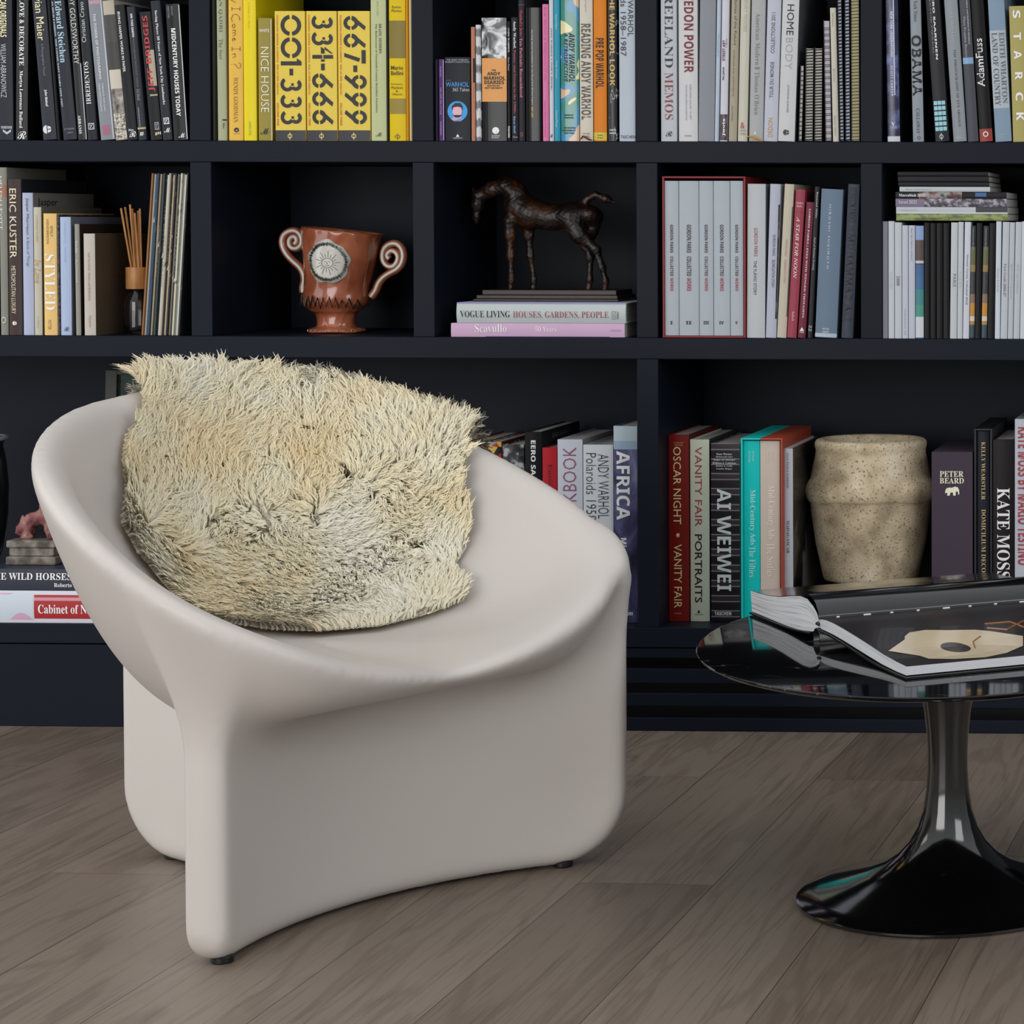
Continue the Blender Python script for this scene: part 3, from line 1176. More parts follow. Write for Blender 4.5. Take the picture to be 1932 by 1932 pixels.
def scrawl(parent_book):
    root, w, H, zf = parent_book
    root = root.children[0]
    word = [  # hand-drawn strokes along the spine: (position down the spine 0..1, position across 0..1, right edge = top)
        [(.00, .2), (.02, .8), (.035, .3), (.05, .8), (.07, .2)], [(.09, .5), (.12, .55), (.11, .3), (.14, .3)], [(.15, .55), (.17, .3)], [(.20, .55), (.16, .0)],
        [(.25, .9), (.29, .9)], [(.27, .9), (.27, .2)], [(.25, .2), (.29, .2)],
        [(.40, .88), (.36, .85), (.33, .6), (.34, .3), (.38, .15), (.42, .25)], [(.46, .5), (.44, .4), (.45, .25), (.48, .25), (.49, .4), (.46, .5)],
        [(.51, .55), (.515, .25)], [(.515, .45), (.535, .55), (.545, .25)], [(.545, .45), (.565, .55), (.575, .25)], [(.60, .4), (.63, .42), (.62, .55), (.60, .4), (.61, .25), (.64, .27)],
        [(.70, .9), (.75, .9)], [(.725, .9), (.725, .2)], [(.70, .2), (.75, .2)], [(.78, .55), (.785, .22)], [(.785, .4), (.81, .55), (.825, .25)],
        [(.88, .75), (.90, .95), (.94, .9), (.945, .7), (.90, .5), (.90, .35)], [(.90, .18), (.902, .14)]]
    mb = MB()
    y0, y1 = -28, 138
    for st in word:
        P = [(v * .8 * w + .1 * w, rnd2(v * .8 + .1), zf(y0 + (y1 - y0) * u)) for u, v in st]
        mb.tube(P, .00045, 5)
    mb.build('handwritten_title', ink(BLACK), root)


def rnd2(a):
    return .002 * (2 * a - 1) ** 2 - .0005


scrawl(book(1, 431.6, 459, -30, '#e0b348', 'amber book with a black handwritten title, third light book among the yellow ones',
            [T('WINDY GOODMAN'.replace('I', 'E', 1), 'r', '#7d5a20', 146, 231, .36, .66), Mk('disc', BLACK, 241, 250, .38, .72), T('A', 'B', '#e0b348', 243, 248, .47, .63, 'h'), Pt('#8d6a20', 252, 253, .34, .8, 'rule')],
            xt=430, yr=0, group=G2, rough=.35))
book(1, 460, 484.2, -30, '#e3ce10', 'bright lemon yellow book with almost no lettering', [T('Living in Style', 'i', '#c98a20', 4, 54, .4, .56), T('ASSOULINE', 'r', '#4d8a3a', 229, 256, .42, .60)], group=G2, rough=.33)
book(1, 485.2, 519, 3, '#5a4310', 'yellow book with shade painted in, pushed to the back above the olive one', [], y0=.25, D=.11, group=G2)  # dark amber is a yellow cover with its shadow put into the colour
book(1, 487.6, 513.6, 34, '#96873c', 'short olive book with white capitals beside the three volumes with huge numerals',
     [T('WHITE', 'S', '#e9e6d2', 55, 61, .12, .85, 'h'), T('NICE HOUSE', 'l', '#eeeada', 89, 212, .22, .80), T('M', 'c', BLACK, 242, 254, .15, .85, 'h'), Pt('#c9c5a0', 36, 265, .93, 1.0, 'page_edge')],
     xt=486, yr=34, group=G2)


# stencil numerals of the three-volume set
def _arc(cx, cy, r, w, a0, a1, n=14):
    out = []
    for k in range(n):
        t, u = math.radians(a0 + (a1 - a0) * k / n), math.radians(a0 + (a1 - a0) * (k + 1) / n)
        out.append([(cx + r * math.cos(t), cy + r * math.sin(t)), (cx + r * math.cos(u), cy + r * math.sin(u)),
                    (cx + (r - w) * math.cos(u), cy + (r - w) * math.sin(u)), (cx + (r - w) * math.cos(t), cy + (r - w) * math.sin(t))])
    return out


def _glyph(ch):
    """(advance, polygons) in a box 1 high"""
    if ch == '0':
        return 1.0, _arc(.5, .5, .5, .19, 9, 171) + _arc(.5, .5, .5, .19, 189, 351)
    if ch == '3':
        return .72, _arc(.36, .72, .28, .17, 150, -55) + _arc(.33, .31, .34, .17, 62, -150) + [[(.28, .50), (.40, .50), (.40, .62), (.28, .62)]]
    if ch == '6':
        return .80, _arc(.40, .32, .345, .17, 8, 172) + _arc(.40, .32, .345, .17, 188, 352) + [[(.06, .42), (.24, .34), (.76, .94), (.58, 1.0)]]
    if ch == '9':
        return .80, [[(.8 - x, 1 - y) for x, y in p] for p in _glyph('6')[1]]
    if ch == '1':
        return .34, [[(.08, 0), (.28, 0), (.28, 1), (.08, 1)], [(-.06, .78), (.08, .98), (.08, .78)]]
    if ch == '4':
        return .66, [[(.34, 0), (.52, 0), (.52, .48), (.34, .48)], [(.34, .54), (.52, .54), (.52, 1), (.34, 1)], [(-.05, .42), (.28, .42), (.28, .60), (.08, .60)], [(.55, .42), (.66, .42), (.66, .6), (.55, .6)],
                     [(-.05, .6), (.08, .6), (.28, .9), (.28, 1)]]
    if ch == '7':
        return .66, [[(0, .80), (.66, .80), (.66, .99), (0, .99)], [(.14, 0), (.33, 0), (.58, .68), (.40, .74)]]
    return .38, [[(.03, .42), (.35, .42), (.35, .60), (.03, .60)]]


def volume(xl, xr, nums, vol, label):
    root, w, H, zf = book(1, xl, xr, 21, '#dfc44f', label,
                          [Pt('#22232b', 246, 266, 0, 1, 'black_foot'), Mk('phi', '#e0d28a', 250, 264, .40, .58), T('PHAIDON DESIGN CLASSICS. 333 of 999 objects.', 'B', '#b5482a', 29, 180, .055, .115),
                           T(vol, 'B', '#b5482a', 194, 237, .055, .115)], group='three yellow volumes with black stencil numerals', rnd=.0012, D=.27)
    adv = []
    x = 0
    for ch in nums:
        a, pl = _glyph(ch)
        adv.append((x, pl))
        x += a + .06
    x -= .06
    z1, z0 = zf(28), zf(237)
    mb = MB()
    for xo, pl in adv:
        for p in pl:
            mb.poly([(w * (.20 + .68 * v), .0012 * (2 * (.20 + .68 * v) - 1) ** 2 - .0006, z1 - (u + xo) / x * (z1 - z0)) for u, v in p])
    mb.build('title_numerals', ink('#17171b'), root)


volume(519.6, 577, '001-333', 'VOLUME ONE', 'first of three thick yellow volumes, numerals beginning with two zeros')
volume(579.2, 636.6, '334-666', 'VOLUME TWO', 'middle one of three thick yellow volumes with black stencil numerals')
volume(638.6, 699, '667-999', 'VOLUME THREE', 'last of three thick yellow volumes, numerals ending in nines')
book(1, 700.4, 729.6, -30, '#b9bf90', 'pale green book with small dark lettering right of the three yellow volumes',
     [T('ARIC CHEN', 'l', '#7d8568', 2, 30, .42, .54), T('BRAZIL MODERN', 'R', '#2f3a2c', 45, 101, .56, .72), T('The Rediscovery of Twentieth-Century Brazilian Furniture', 'R', '#2f3a2c', 45, 213, .30, .44),
      T('M', 'c', '#4a5540', 250, 258, .3, .75, 'h')], group=G2)
book(1, 730.2, 734, -20, '#101010', 'very thin black book between a pale green and a yellow one', [], group=G2)
book(1, 734.6, 766, -30, '#d8ba06', 'yellow book with an olive picture panel near the right end of the yellow books',
     [T('Enrico', 's', BLACK, 11, 16, .22, .75, 'h'), T('Morteo', 's', BLACK, 18, 23, .18, .80, 'h'), Pt('#7d6a14', 39, 110, 0, 1, 'picture_panel'), T('Mario', 'S', '#3a3208', 124, 132, .12, .86, 'h'),
      T('Bellini', 'S', '#3a3208', 134, 142, .12, .86, 'h'), T('Furniture,', 's', '#3a3208', 157, 161, .14, .84, 'h'), T('Machines', 's', '#3a3208', 163, 168, .14, .84, 'h'), T('&', 's', '#3a3208', 170, 174, .42, .55, 'h'),
      T('Objects', 's', '#3a3208', 176, 181, .18, .8, 'h'), Pt('#8d7a1c', 186, 215, 0, 1, 'picture_panel'), Mk('phi', '#6a5a10', 252, 264, .30, .70)], group=G2)
book(1, 766.4, 771.6, -20, '#c98a10', 'thin orange book at the right end of the yellow books', [], group=G2)
book(1, 772.6, 778, -20, '#d6c692', 'thin cream book at the far right end of the yellow books', [], group=G2)

# --- top shelf, middle bay
book(1, 820.4, 827.6, 112, '#140a18', 'short blackish violet book at the left end of the middle bay of the top shelf', [], group=G3)
book(1, 828, 838, 112, '#4f2c6c', 'short purple book left of the small one with a blue disc',
     [T('WARHOL', 's', '#a992c2', 125, 146, .3, .62), T('HIS LIFE HIS STYLE', 's', '#a992c2', 166, 216, .3, .62), T('BLINDERMAN', 's', '#a992c2', 230, 255, .3, .62), Pt('#c9c2d0', 113, 265, .86, .98, 'page_edge')], group=G3)
_b = book(1, 839.4, 887.6, 108, '#1c1f28', 'short thick dark book with a blue disc portrait and blue capitals on its spine',
          [T('THE ANDY WARHOL', 's', '#b9bcc4', 112, 114.5, .08, .94, 'h'), T('MUSEUM COLLECTION', 's', '#b9bcc4', 116, 118.5, .02, .98, 'h'), T('andy', 's', '#7d4a5a', 150, 154, .04, .26, 'h'),
           T('WARHOL', 'S', '#3f8ac9', 155, 164, .04, .96, 'h'), T('365 Takes', 's', '#b3b6be', 166, 172.5, .32, .97, 'h'), Mk('disc', '#2f93d6', 191, 229, .11, .90), Mk('tri', WHITE, 253, 258.5, .44, .58),
           T('ABRAMS', 's', '#b9bcc4', 259.5, 262, .32, .70, 'h')], group=G3)


def portrait(bk):
    root, w, H, zf = bk
    cx, cz = w * .5, zf(211)
    s = w * .40

    def pl(pts, c, d, nm):
        MB().poly([(cx + x * s, rnd2(.5 + x * .4) - d, cz + y * s) for x, y in pts]).build(nm, ink(c), root)
    pl([(.62 * math.cos(t) * .75, .72 * math.sin(t) * .8 + .05) for t in np.linspace(0, 6.283, 21)[:-1]], '#d9a9b4', .0006, 'portrait_face')
    pl([(-.5, .1), (-.55, .5), (-.2, .85), (.3, .85), (.55, .5), (.5, .1), (.38, .42), (.0, .5), (-.38, .42)], '#101018', .0009, 'portrait_hair')
    pl([(-.62, -.75), (-.3, -.45), (.3, -.45), (.62, -.75), (.3, -.93), (-.3, -.93)], '#c99aa8', .0004, 'portrait_neck')
    pl([(-.42, -.32), (.42, -.32), (.2, -.56), (-.2, -.56)], '#101018', .0009, 'portrait_beard')


portrait(_b)
book(1, 889.2, 897.2, 51, '#b67a60', 'thin tan book beside the silver one, middle bay of the top shelf', [Pt('#14120f', 110, 156, .5, 1, 'black_patch')], group=G3)
book(1, 898, 908.2, 47, ramp_mat('silver_wave', [(.4, '#6a6d72'), (.5, '#d0d3d6'), (.8, '#c3c6ca')], 30, .3, 'wave', stretch=(30, 1, .3), dist=2), 'silver white book left of the thick one with an orange panel', [], group=G3)
book(1, 909.6, 956.4, 33, '#0d0d0f', 'thick glossy black book with a black and white photo above an orange title panel',
     [Pt(ramp_mat('face_photo', [(.38, '#0e0e10'), (.47, '#8a8d90'), (.56, '#d9dbdc'), (.72, '#1a1a1c')], 34, .2, detail=2, dist=1.2), 34, 110, 0, 1, 'photo_panel'), Pt('#d9964f', 110, 192, 0, 1, 'title_panel'),
      T('THE', 'B', BLACK, 131, 134.5, .40, .58, 'h'), T('ANDY', 'B', BLACK, 136, 142.5, .22, .76, 'h'), T('WARHOL', 'B', BLACK, 144, 151, .07, .95, 'h'), T('DIARIES', 'B', BLACK, 152, 159, .10, .90, 'h'),
      T('EDITED BY', 'B', BLACK, 160.5, 163.5, .22, .74, 'h'), T('PAT HACKETT', 'B', BLACK, 164.5, 168, .12, .84, 'h'), Mk('disc', WHITE, 240, 253, .42, .70), T('W', 'B', BLACK, 243, 250, .47, .65, 'h'),
      T('WARNER', 'B', '#b9bcc4', 255, 257.5, .40, .74, 'h'), T('BOOKS', 'B', '#b9bcc4', 258.5, 261, .40, .68, 'h')], group=G3, coat=.6, rough=.25)
book(1, 957.2, 964, 40, '#0e0e10', 'narrow black book right of the thick one with an orange panel', [T('ANDY WARHOL', 'r', WHITE, 52, 100, .3, .8), T('Fine Prints', 'i', '#b9bcc4', 108, 134, .3, .75), T('TASCHEN', 'B', WHITE, 238, 260, .25, .75)], group=G3)
book(1, 965, 978.4, 33, '#1d1c22', 'dark book with white and dull red title reading down, middle bay of the top shelf',
     [T('Andy Warhol,', 'R', WHITE, 40, 92, .30, .74), T('Poetry, and Gossip in the 1960s', 'R', '#a5525c', 95, 214, .30, .70), T('Reva Wolf', 'b', '#7f9cc9', 220, 252, .32, .64), T('Chicago', 'R', '#9a9aa0', 257, 261, .2, .9, 'h')], group=G3)
book(1, 979, 990.4, -10, '#24222a', 'dark book with rose coloured title reading down, middle bay of the top shelf',
     [T('Warhol’s Jews:', 'R', '#b8404e', 19, 70, .22, .72), T('Ten Portraits Reconsidered', 'R', '#c9708c', 72, 184, .22, .72), Mk('ring', '#8a5a64', 250, 258, .25, .75), Pt('#5a545c', 9, 10, 0, 1, 'rule')], group=G3)
book(1, 992, 1021.6, 14, '#0b0b0d', 'glossy black boxed report with one thin line of white and yellow type',
     [T('The Andy Warhol Foundation for the Visual Arts 20-Year Report', 'B', '#b9bcc0', 56, 198, .38, .50), T('1987–2007', 'B', '#c9b030', 201, 222, .38, .50)], group=G3, coat=.8, rough=.2)
book(1, 1024, 1035.6, 8, '#d877a4', 'pink book right of the glossy black boxed report', [T('Andy Warhol: A Celebration of Life', 's', '#b04a7c', 12, 152, .25, .65), T('National Galleries of Scotland', 's', '#b04a7c', 190, 258, .28, .58)], group=G3)
book(1, 1036.6, 1045, -25, '#c9ccd3', 'silvery white book between the pink and the turquoise one', [T('ANDY WARHOL’S INDEX (BOOK)', 'r', '#33353a', 52, 170, .3, .75), T('R', 'c', BLACK, 253, 260, .2, .8, 'h')], group=G3)
book(1, 1045.6, 1057, -30, '#2f94ae', 'turquoise blue book right of the silvery white one', [T('Isabel Hebert', 's', '#9fd0dc', 28, 56, .3, .7), T('Andy Warhol', 's', '#9fd0dc', 115, 148, .3, .68), T('Schirmer/Mosel', 's', '#9fd0dc', 208, 240, .3, .66)], group=G3)
book(1, 1058, 1093, -30, ramp_mat('blotch_print', [(0, '#c9a888'), (.40, '#1f7fa6'), (.50, '#1c7d70'), (.60, '#d9cf9a'), (.68, '#2a93ad')], 16, .25, const=True, detail=1, dist=.3, coat=.6), 'glossy book printed with teal, blue, tan and cream blotches',
     [T('ANDY WARHOL', 'I', BLACK, 62, 155, .46, .78), T('A RETROSPECTIVE', 'I', BLACK, 62, 155, .20, .40), T('EDITED BY', 'B', '#143038', 216, 219, .2, .7, 'h'), T('KYNASTON', 'B', '#143038', 221, 224, .2, .7, 'h'),
      T('THE MUSEUM', 'B', '#143038', 240, 243, .15, .8, 'h'), T('OF MODERN ART', 'B', '#143038', 245, 248, .08, .82, 'h'), T('NEW YORK', 'B', '#143038', 250, 253, .2, .75, 'h')], group=G3)
_b = book(1, 1094, 1119, -30, '#cdc6b7', 'cream book with tall grey condensed capitals and a red ribbon, middle top bay',
          [T('READING ANDY WARHOL', 'b', '#55524c', 45, 226, .12, .86), T('Ruhrgebiet', 's', '#8a867c', -4, 24, .42, .56), T('HATJE', 'S', '#6a665c', 251, 254.5, .2, .76, 'h'), T('CANTZ', 'S', '#6a665c', 256, 259.5, .2, .76, 'h')], group=G3)
MB().tube([(.003, -.004, .004), (.008, -.008, .0095), (.014, -.009, .007), (.020, -.008, .003), (.025, -.005, .002)], [.0012, .002, .002, .0018, .0008], 6).build('ribbon_marker', mat('#6d1420', .5, 'red_ribbon'), _b[0])
book(1, 1120.4, 1145, -30, '#d47c1e', 'orange book with black condensed title and a yellow foot', [T('PRE POP WARHOL', 'b', '#1d140c', 72, 166, .16, .80), Pt('#c9b62c', 250, 265, 0, 1, 'yellow_foot'), T('Panache', 'B', '#5a4a10', 254, 256.5, .3, .7, 'h'),
     T('Press', 'B', '#5a4a10', 259, 261.5, .3, .7, 'h')], group=G3)
book(1, 1147, 1164.4, -30, ramp_mat('scratch_print', [(.0, '#0d0d0f'), (.60, '#0d0d0f'), (.63, '#a9adb2'), (.66, '#0d0d0f')], 5, .35, stretch=(25, 1, 6), detail=2, dist=.5), 'black book with pale scratches and a gold title in the middle top bay',
     [T('THE WARHOL LOOK', 'b', '#d0a860', -14, 162, .24, .80), T('GLAMOUR', 'B', WHITE, 244, 247, .2, .9, 'h'), T('FASHION', 'B', WHITE, 250, 253, .2, .9, 'h')], group=G3)
book(1, 1168.4, 1199, -45, '#b3bcc7', 'pale blue grey book with two lines of type, rightmost in the middle top bay',
     [T('ANDY WARHOL', 's', '#26282c', -48, 69, .56, .90), T('Polaroids 1958–1987', 's', '#26282c', -58, 106, .10, .46), T('TASCHEN', 's', '#1a1c20', 255.5, 261.5, .08, 1.0, 'h')], group=G3)

# --- top shelf, fourth bay
book(1, 1247, 1277.2, -40, '#b9bec3', 'light grey book with black then dark red serif capitals, leftmost of the pale books',
     [T('VREELAND', 'r', '#26282c', -32, 128, .26, .78), T('MEMOS', 'r', '#7d3038', 137, 226, .26, .78), T('R', 'c', BLACK, 248, 258, .3, .75, 'h')], group=G4)
book(1, 1280.6, 1316.6, -40, '#c8c8ca', 'thick off white book with bold dark red condensed capitals, second of the pale books',
     [T('AVEDON POWER', 'b', '#6d1624', -26, 137, .30, .80), T('THE RICHARD AVEDON FOUNDATION', 's', '#8a8488', 160, 227, .36, .46), T('CORCORAN GALLERY OF ART', 's', '#8a8488', 159, 226, .58, .68), T('STEIDL', 'R', '#8a8488', 255, 258, .3, .7, 'h')],
     group=G4, coat=.3)
book(1, 1317.2, 1347.6, -25, '#8b8f96', 'plain grey book without lettering among the pale books', [], xt=1320.5, yr=0, group=G4, rough=.7)
book(1, 1348, 1356, -15, '#b3bfce', 'thin pale blue book beside the plain grey one', [T('WIDNEY', 's', '#8fa3bc', 62, 108, .3, .7)], xt=1352.6, yr=0, group=G4, coat=.4)
book(1, 1357.6, 1372, -15, '#c8c9d3', 'thin white book with dark red upward title and a purple picture foot',
     [T('STREET ART', 'B', '#6d2030', 76, 115, .18, .56, 'u'), T('in Berlin', 's', '#6d2030', 73, 90, .64, .8, 'u'), T('Kai Jakob', 'B', '#26262c', 127, 151, .2, .56, 'u'),
      Pt(ramp_mat('plum_photo', [(.35, '#1c141c'), (.5, '#4a3844'), (.7, '#6a5660')], 60), 216, 265, 0, 1, 'picture_foot'), T('Jovis', 'B', WHITE, 224, 257, .36, .78, 'u')], xt=1362, yr=0, group=G4)
book(1, 1374.4, 1390, -15, '#a59c89', 'thin beige book with tiny dark lettering among the pale books', [T('Homes of the Future', 's', '#4a443a', -4, 86, .42, .72), T('INTERIORS AND APARTMENTS', 's', '#6a6458', 95, 182, .35, .55),
     T('ALFRED', 's', '#6a6458', 200, 230, .3, .5)], xt=1380, yr=0, group=G4)
book(1, 1391.6, 1409.6, -15, '#c2bfb1', 'cream book with a small red ampersand at its foot, among the pale books', [T('HENRY MOORE', 'l', '#a5a294', -6, 60, .36, .74), T('&', 'R', '#a03a34', 231, 243, .28, .72, 'h'),
     T('1945', 'r', '#8a8678', 245, 249, .2, .85, 'h'), T('1985', 'r', '#8a8678', 251, 255, .2, .85, 'h')], xt=1397.5, yr=0, group=G4, coat=.3)
_b = book(1, 1413, 1439.6, -15, '#a8a9aa', 'grey book with darker grey serif title and a gold ribbon, among the pale books', [T('American Modern', 'r', '#6d7076', 25, 123, .34, .66), T('|', 's', '#6d7076', 127, 131, .34, .66),
     T('Thomas O’Brien', 'r', '#6d7076', 136, 217, .34, .66), Mk('tri', '#c3c4c6', 247, 254, .3, .58)], xt=1418, yr=0, group=G4)
MB().tube([(-.002, -.002, .009), (.007, -.007, .009), (.016, -.007, .005), (.026, -.004, .001)], [.0012, .0022, .0024, .0012], 6).build('ribbon_marker', mat('#b98a1c', .4, 'gold_ribbon'), _b[0])
book(1, 1440.4, 1466.6, -15, '#b8bcc9', 'pale lavender book whose grey capitals read upwards, gold word at its foot',
     [T('COLLECTIONS 2011', 'S', '#55585f', 24, 101, .34, .62, 'u'), T('TOUR DU MONDE', 'S', '#55585f', 117, 185, .34, .62, 'u'), T('DEDON', 's', '#b08a3c', 223, 259, .30, .64, 'u')], xt=1448, yr=0, group=G4)
_b = book(1, 1467.4, 1499.4, -25, '#c5c6c7', 'thick white book, title half black and half grey, with a lined grey back cover',
          [T('HOME', 's', '#1c1d20', 9, 67, .30, .72), T('BODY', 'l', '#9a9b9e', 72, 131, .28, .70), T('JOANNA GAINES', 's', '#55565a', 161, 213, .44, .58), Mk('half', '#1c1d20', 245, 256, .32, .66)],
          xt=1476.5, yr=0, group=G4, side=ramp_mat('lined_cover', [(.44, '#5a5d62'), (.5, '#101113'), (.56, '#5a5d62')], 22, .5, 'wave', stretch=(1, .4, 1), detail=0), D=.30)


def notebook(row, xl, xr, yt, page, label, pitch, coil='#0c0c0e', thick=.0016, xt=None, tilt=.0, D=.2, two=False):
    zb = ROWZ[row]
    Xl, Xr = xat(xl, zb, .012), xat(xr, zb, .012)
    w = Xr - Xl - .0004
    if xt is None:
        th, H = 0, aty(xl, yt, .012)[2] - zb
    else:
        P = aty(xt, max(yt, 0), .012)
        th = math.atan2(P[0] - Xl, P[2] - zb)
        H = (aty(xt, yt, .012)[2] - zb) / math.cos(th)
    H = min(H, .33)
    root = thing('notebook', label, 'notebook', (Xl, .012, zb + max(0, w * math.sin(th)) + .0003), (0, th, 0), 'wire bound notebooks at the right end of the pale books')
    MB().box(.0006, w - .0006, .0, D, .002, H - .002).build('page_block', mat(page, .8, 'notebook_paper', bump=.1), root)
    mb = MB()
    mb.box(0, .0006, -.003, D, 0, H).box(w - .0006, w, -.003, D, 0, H)
    mb.build('cover', mat('#141417', .5, 'black_card', gain=1), root)
    mb = MB()
    n = int(H / pitch)
    for k in range(n):
        z = .004 + k * pitch
        pts = [(w * (.5 - .56 * math.cos(t)), -.0035 * math.sin(t) + .001, z + tilt * w * (t / math.pi - .5)) for t in np.linspace(0, math.pi, 9)]
        mb.tube(pts, thick * .5, 5)
        if two:
            mb.tube([(x, y, zz + pitch * .28) for x, y, zz in pts], thick * .5, 5)
    mb.build('wire_binding', mat(coil, .35, 'black_wire', gain=1), root)


notebook(1, 1507, 1513.6, 123, '#c9cbc8', 'thinnest and shortest wire bound notebook, just right of the white book with the lined cover', .0088, xt=1511, thick=.002)
notebook(1, 1519, 1534, 90, '#c6c6bd', 'left one of two equal short wire bound notebooks', .0056, xt=1521, thick=.0024, tilt=.12)
notebook(1, 1537, 1551.4, 90, '#c6c6bd', 'right one of two equal short wire bound notebooks', .0056, xt=1538, thick=.0024, tilt=.12)
notebook(1, 1558, 1570, 38, '#c3bdc6', 'taller white notebook with paired wire loops, left of a thin cream book', .0118, xt=1554, thick=.0012, two=True)
book(1, 1571.4, 1582.4, 15, '#c5c1b2', 'thin cream book between the wire bound notebooks', [T('Jeff Koons', 's', '#6a665c', 24, 50, .3, .62), T('Split Rocker', 's', '#6a665c', 130, 155, .3, .62), T('Gagosian Gallery', 's', '#6a665c', 218, 256, .3, .62)], xt=1565.5, yr=15, hard=False, group=G4)
notebook(1, 1585.4, 1593, -25, '#b9c6da', 'left one of two narrow wire bound notebooks with bluish pages', .0066, xt=1580.5, thick=.0028, tilt=.25)
notebook(1, 1596, 1604.8, -25, '#b9c6da', 'right one of two narrow wire bound notebooks with bluish pages', .0066, xt=1594, thick=.0028, tilt=.25)
notebook(1, 1606.8, 1622.6, -25, '#b3ab82', 'straw coloured wire bound notebook against the bookcase upright', .0062, xt=1605.5, thick=.0013, tilt=.12)

# --- top shelf, last bay
book(1, 1674.8, 1698.4, -25, ramp_mat('night_photo', [(.35, '#16162c'), (.5, '#2e3054'), (.64, '#6a78a8')], 22, .25), 'dark blue purple photo book with a white foot on the top shelf',
     [Pt('#c3c8cc', 257.5, 268, 0, 1, 'white_foot'), T('NEW YORK UNDERGROUND', 'B', '#c9cde0', 22, 108, .36, .58), T('SCOTT CARTER', 'B', '#b9bed4', 124, 182, .34, .54), T('Y', 'R', WHITE, 231, 237, .3, .65, 'h'), T('TE NEUES', 's', '#b9bed4', 239, 243, .2, .78, 'h'), Pt('#c9cfe8', -10, 180, .60, .68, 'painted_gloss')],  # pale strip on the spine is a painted sheen
     xt=1670.5, yr=0, group=G5, coat=.6, side='#0c0d12', D=.28)
book(1, 1722.4, 1743.6, -25, '#8f969e', 'grey book with five heavy black capitals, second in the last bay of the top shelf',
     [T('The New York Times', 'r', '#26282c', -30, 41, .34, .66), T('OBAMA', 'b', '#101114', 67, 181, .06, .94), T('CALLAWAY', 'R', '#3f444a', 205, 253, .36, .66), Mk('ring', '#3f444a', 257, 264, .4, .7)], xt=1716.4, yr=0, group=G5, side='#0c0f16', D=.28)
book(1, 1764.8, 1791.2, -25, '#29292e', 'black book with three columns of pale blue squares near its foot',
     [T('EERO SAARINEN', 'B', WHITE, -14, 113, .48, .62), T('JAYNE MERKEL', 's', '#8d9096', -2, 104, .26, .36), Mk('grid', '#8fc3cf', 190, 249, .06, .92), Mk('phi', '#c3d4da', 252, 265.5, .30, .64)], xt=1746, yr=0, group=G5)
book(1, 1798.8, 1824.2, -25, '#8e949a', 'rounded silver grey book with fine dark capitals, last bay of the top shelf',
     [T('ALL ABOUT EVE', 'r', '#a5abb0', 20, 82, .44, .62), T('THE PHOTOGRAPHY OF EVE ARNOLD', 'r', '#3f444a', 94, 240, .46, .64), T('teNeues', 's', '#b9bec4', 258, 262, .2, .8, 'h')], xt=1780.6, yr=0, group=G5, rnd=.004)
book(1, 1826.2, 1846.6, -25, '#494c52', 'dark grey book with a small sky blue label, last bay of the top shelf',
     [T('Pläne Projekte Bauten', 's', '#9a9ea4', 32, 107, .2, .5), T('Architektur und Städtebau in Hamburg', 'B', '#b3b6bb', -12, 84, .62, .80), Pt('#7fa3c9', 109, 121, .0, .98, 'blue_label')], xt=1809.4, yr=0, group=G5)
book(1, 1849, 1873.4, -25, '#121214', 'black book with white outlined upward lettering and a red foot',
     [T('AdamFuss', 'S', WHITE, 73, 164, .12, .70, 'u'), T('Adam Fuss', 'l', '#121214', 76, 161, .2, .62, 'u'), Pt('#8e2a20', 244, 268, 0, 1, 'red_foot'), Mk('ring', WHITE, 249, 259, .28, .70)], xt=1831, yr=0, group=G5)
book(1, 1878, 1909, -25, '#8398ab', 'light blue cloth book with a crumpled silver title label',
     [Pt('#aab3bb', 58, 205, -.0, .98, 'title_label'), T('EDITH WHARTON', 'R', '#5a646e', 62, 196, .58, .90), T('LAND OF COUNTRY', 'R', '#4a545e', 62, 200, .12, .46), T('VENDOME', 's', '#a9b6c2', 253, 256, .3, .7, 'h'), T('PRESS', 's', '#a9b6c2', 259, 262, .3, .66, 'h')],
     xt=1863.4, yr=0, group=G5, rough=.6)
book(1, 1911.4, 1946, 12, '#a89e60', 'khaki book with spaced white capitals at the right edge of the top shelf',
     [T('S', 'B', WHITE, 20, 35, .20, .62), T('T', 'B', WHITE, 62, 76, .20, .62), T('A', 'B', WHITE, 96, 112, .20, .62), T('R', 'B', WHITE, 137, 151, .22, .64), T('C', 'B', WHITE, 175, 191, .22, .64), T('K', 'B', WHITE, 213, 228, .22, .64)],
     xt=1903.4, yr=12, group=G5)

# --- middle shelf, first bay
H1, H3, H4 = 'books on the middle shelf, first bay', 'books about one photographer on the middle shelf', 'thin volumes standing on the middle shelf, last bay'
book(2, 1, 15.6, 316, '#7f8076', 'grey green book with faded white lettering at the left edge of the middle shelf',
     [T('HELEN LEVITT', 's', '#c9cac2', 333, 434, .10, .46), Mk('ring', '#b9bab2', 598, 610, .15, .8), Pt('#9a5a40', 350, 372, .3, .95, 'worn_patch')], group=H1)
book(2, 17, 42.4, 338, '#3c2e2c', 'dark brown book with cream techno capitals on the middle shelf',
     [T('ERIC KUSTER', 's', '#d9cdb4', 356, 487, .14, .66), T('METROPOLITAN LUXURY', 's', '#cfc3aa', 502, 592, .22, .56), Mk('half', '#e0d8c6', 606, 614, .3, .62)], group=H1,
     side=ramp_mat('sketch_cover', [(.4, '#23252d'), (.6, '#2b2d36')], 6, .5), D=.27)
_b = book(2, 44, 64.4, 364, '#a7aec6', 'lavender book with dark and teal title beside the dark brown one',
          [T('Jasper Morrison', 's', '#26282e', 374, 443, .34, .66), T('A Book of Things', 's', '#3f7276', 447, 503, .34, .66)], group=H1, side='#7d7b78', D=.25)


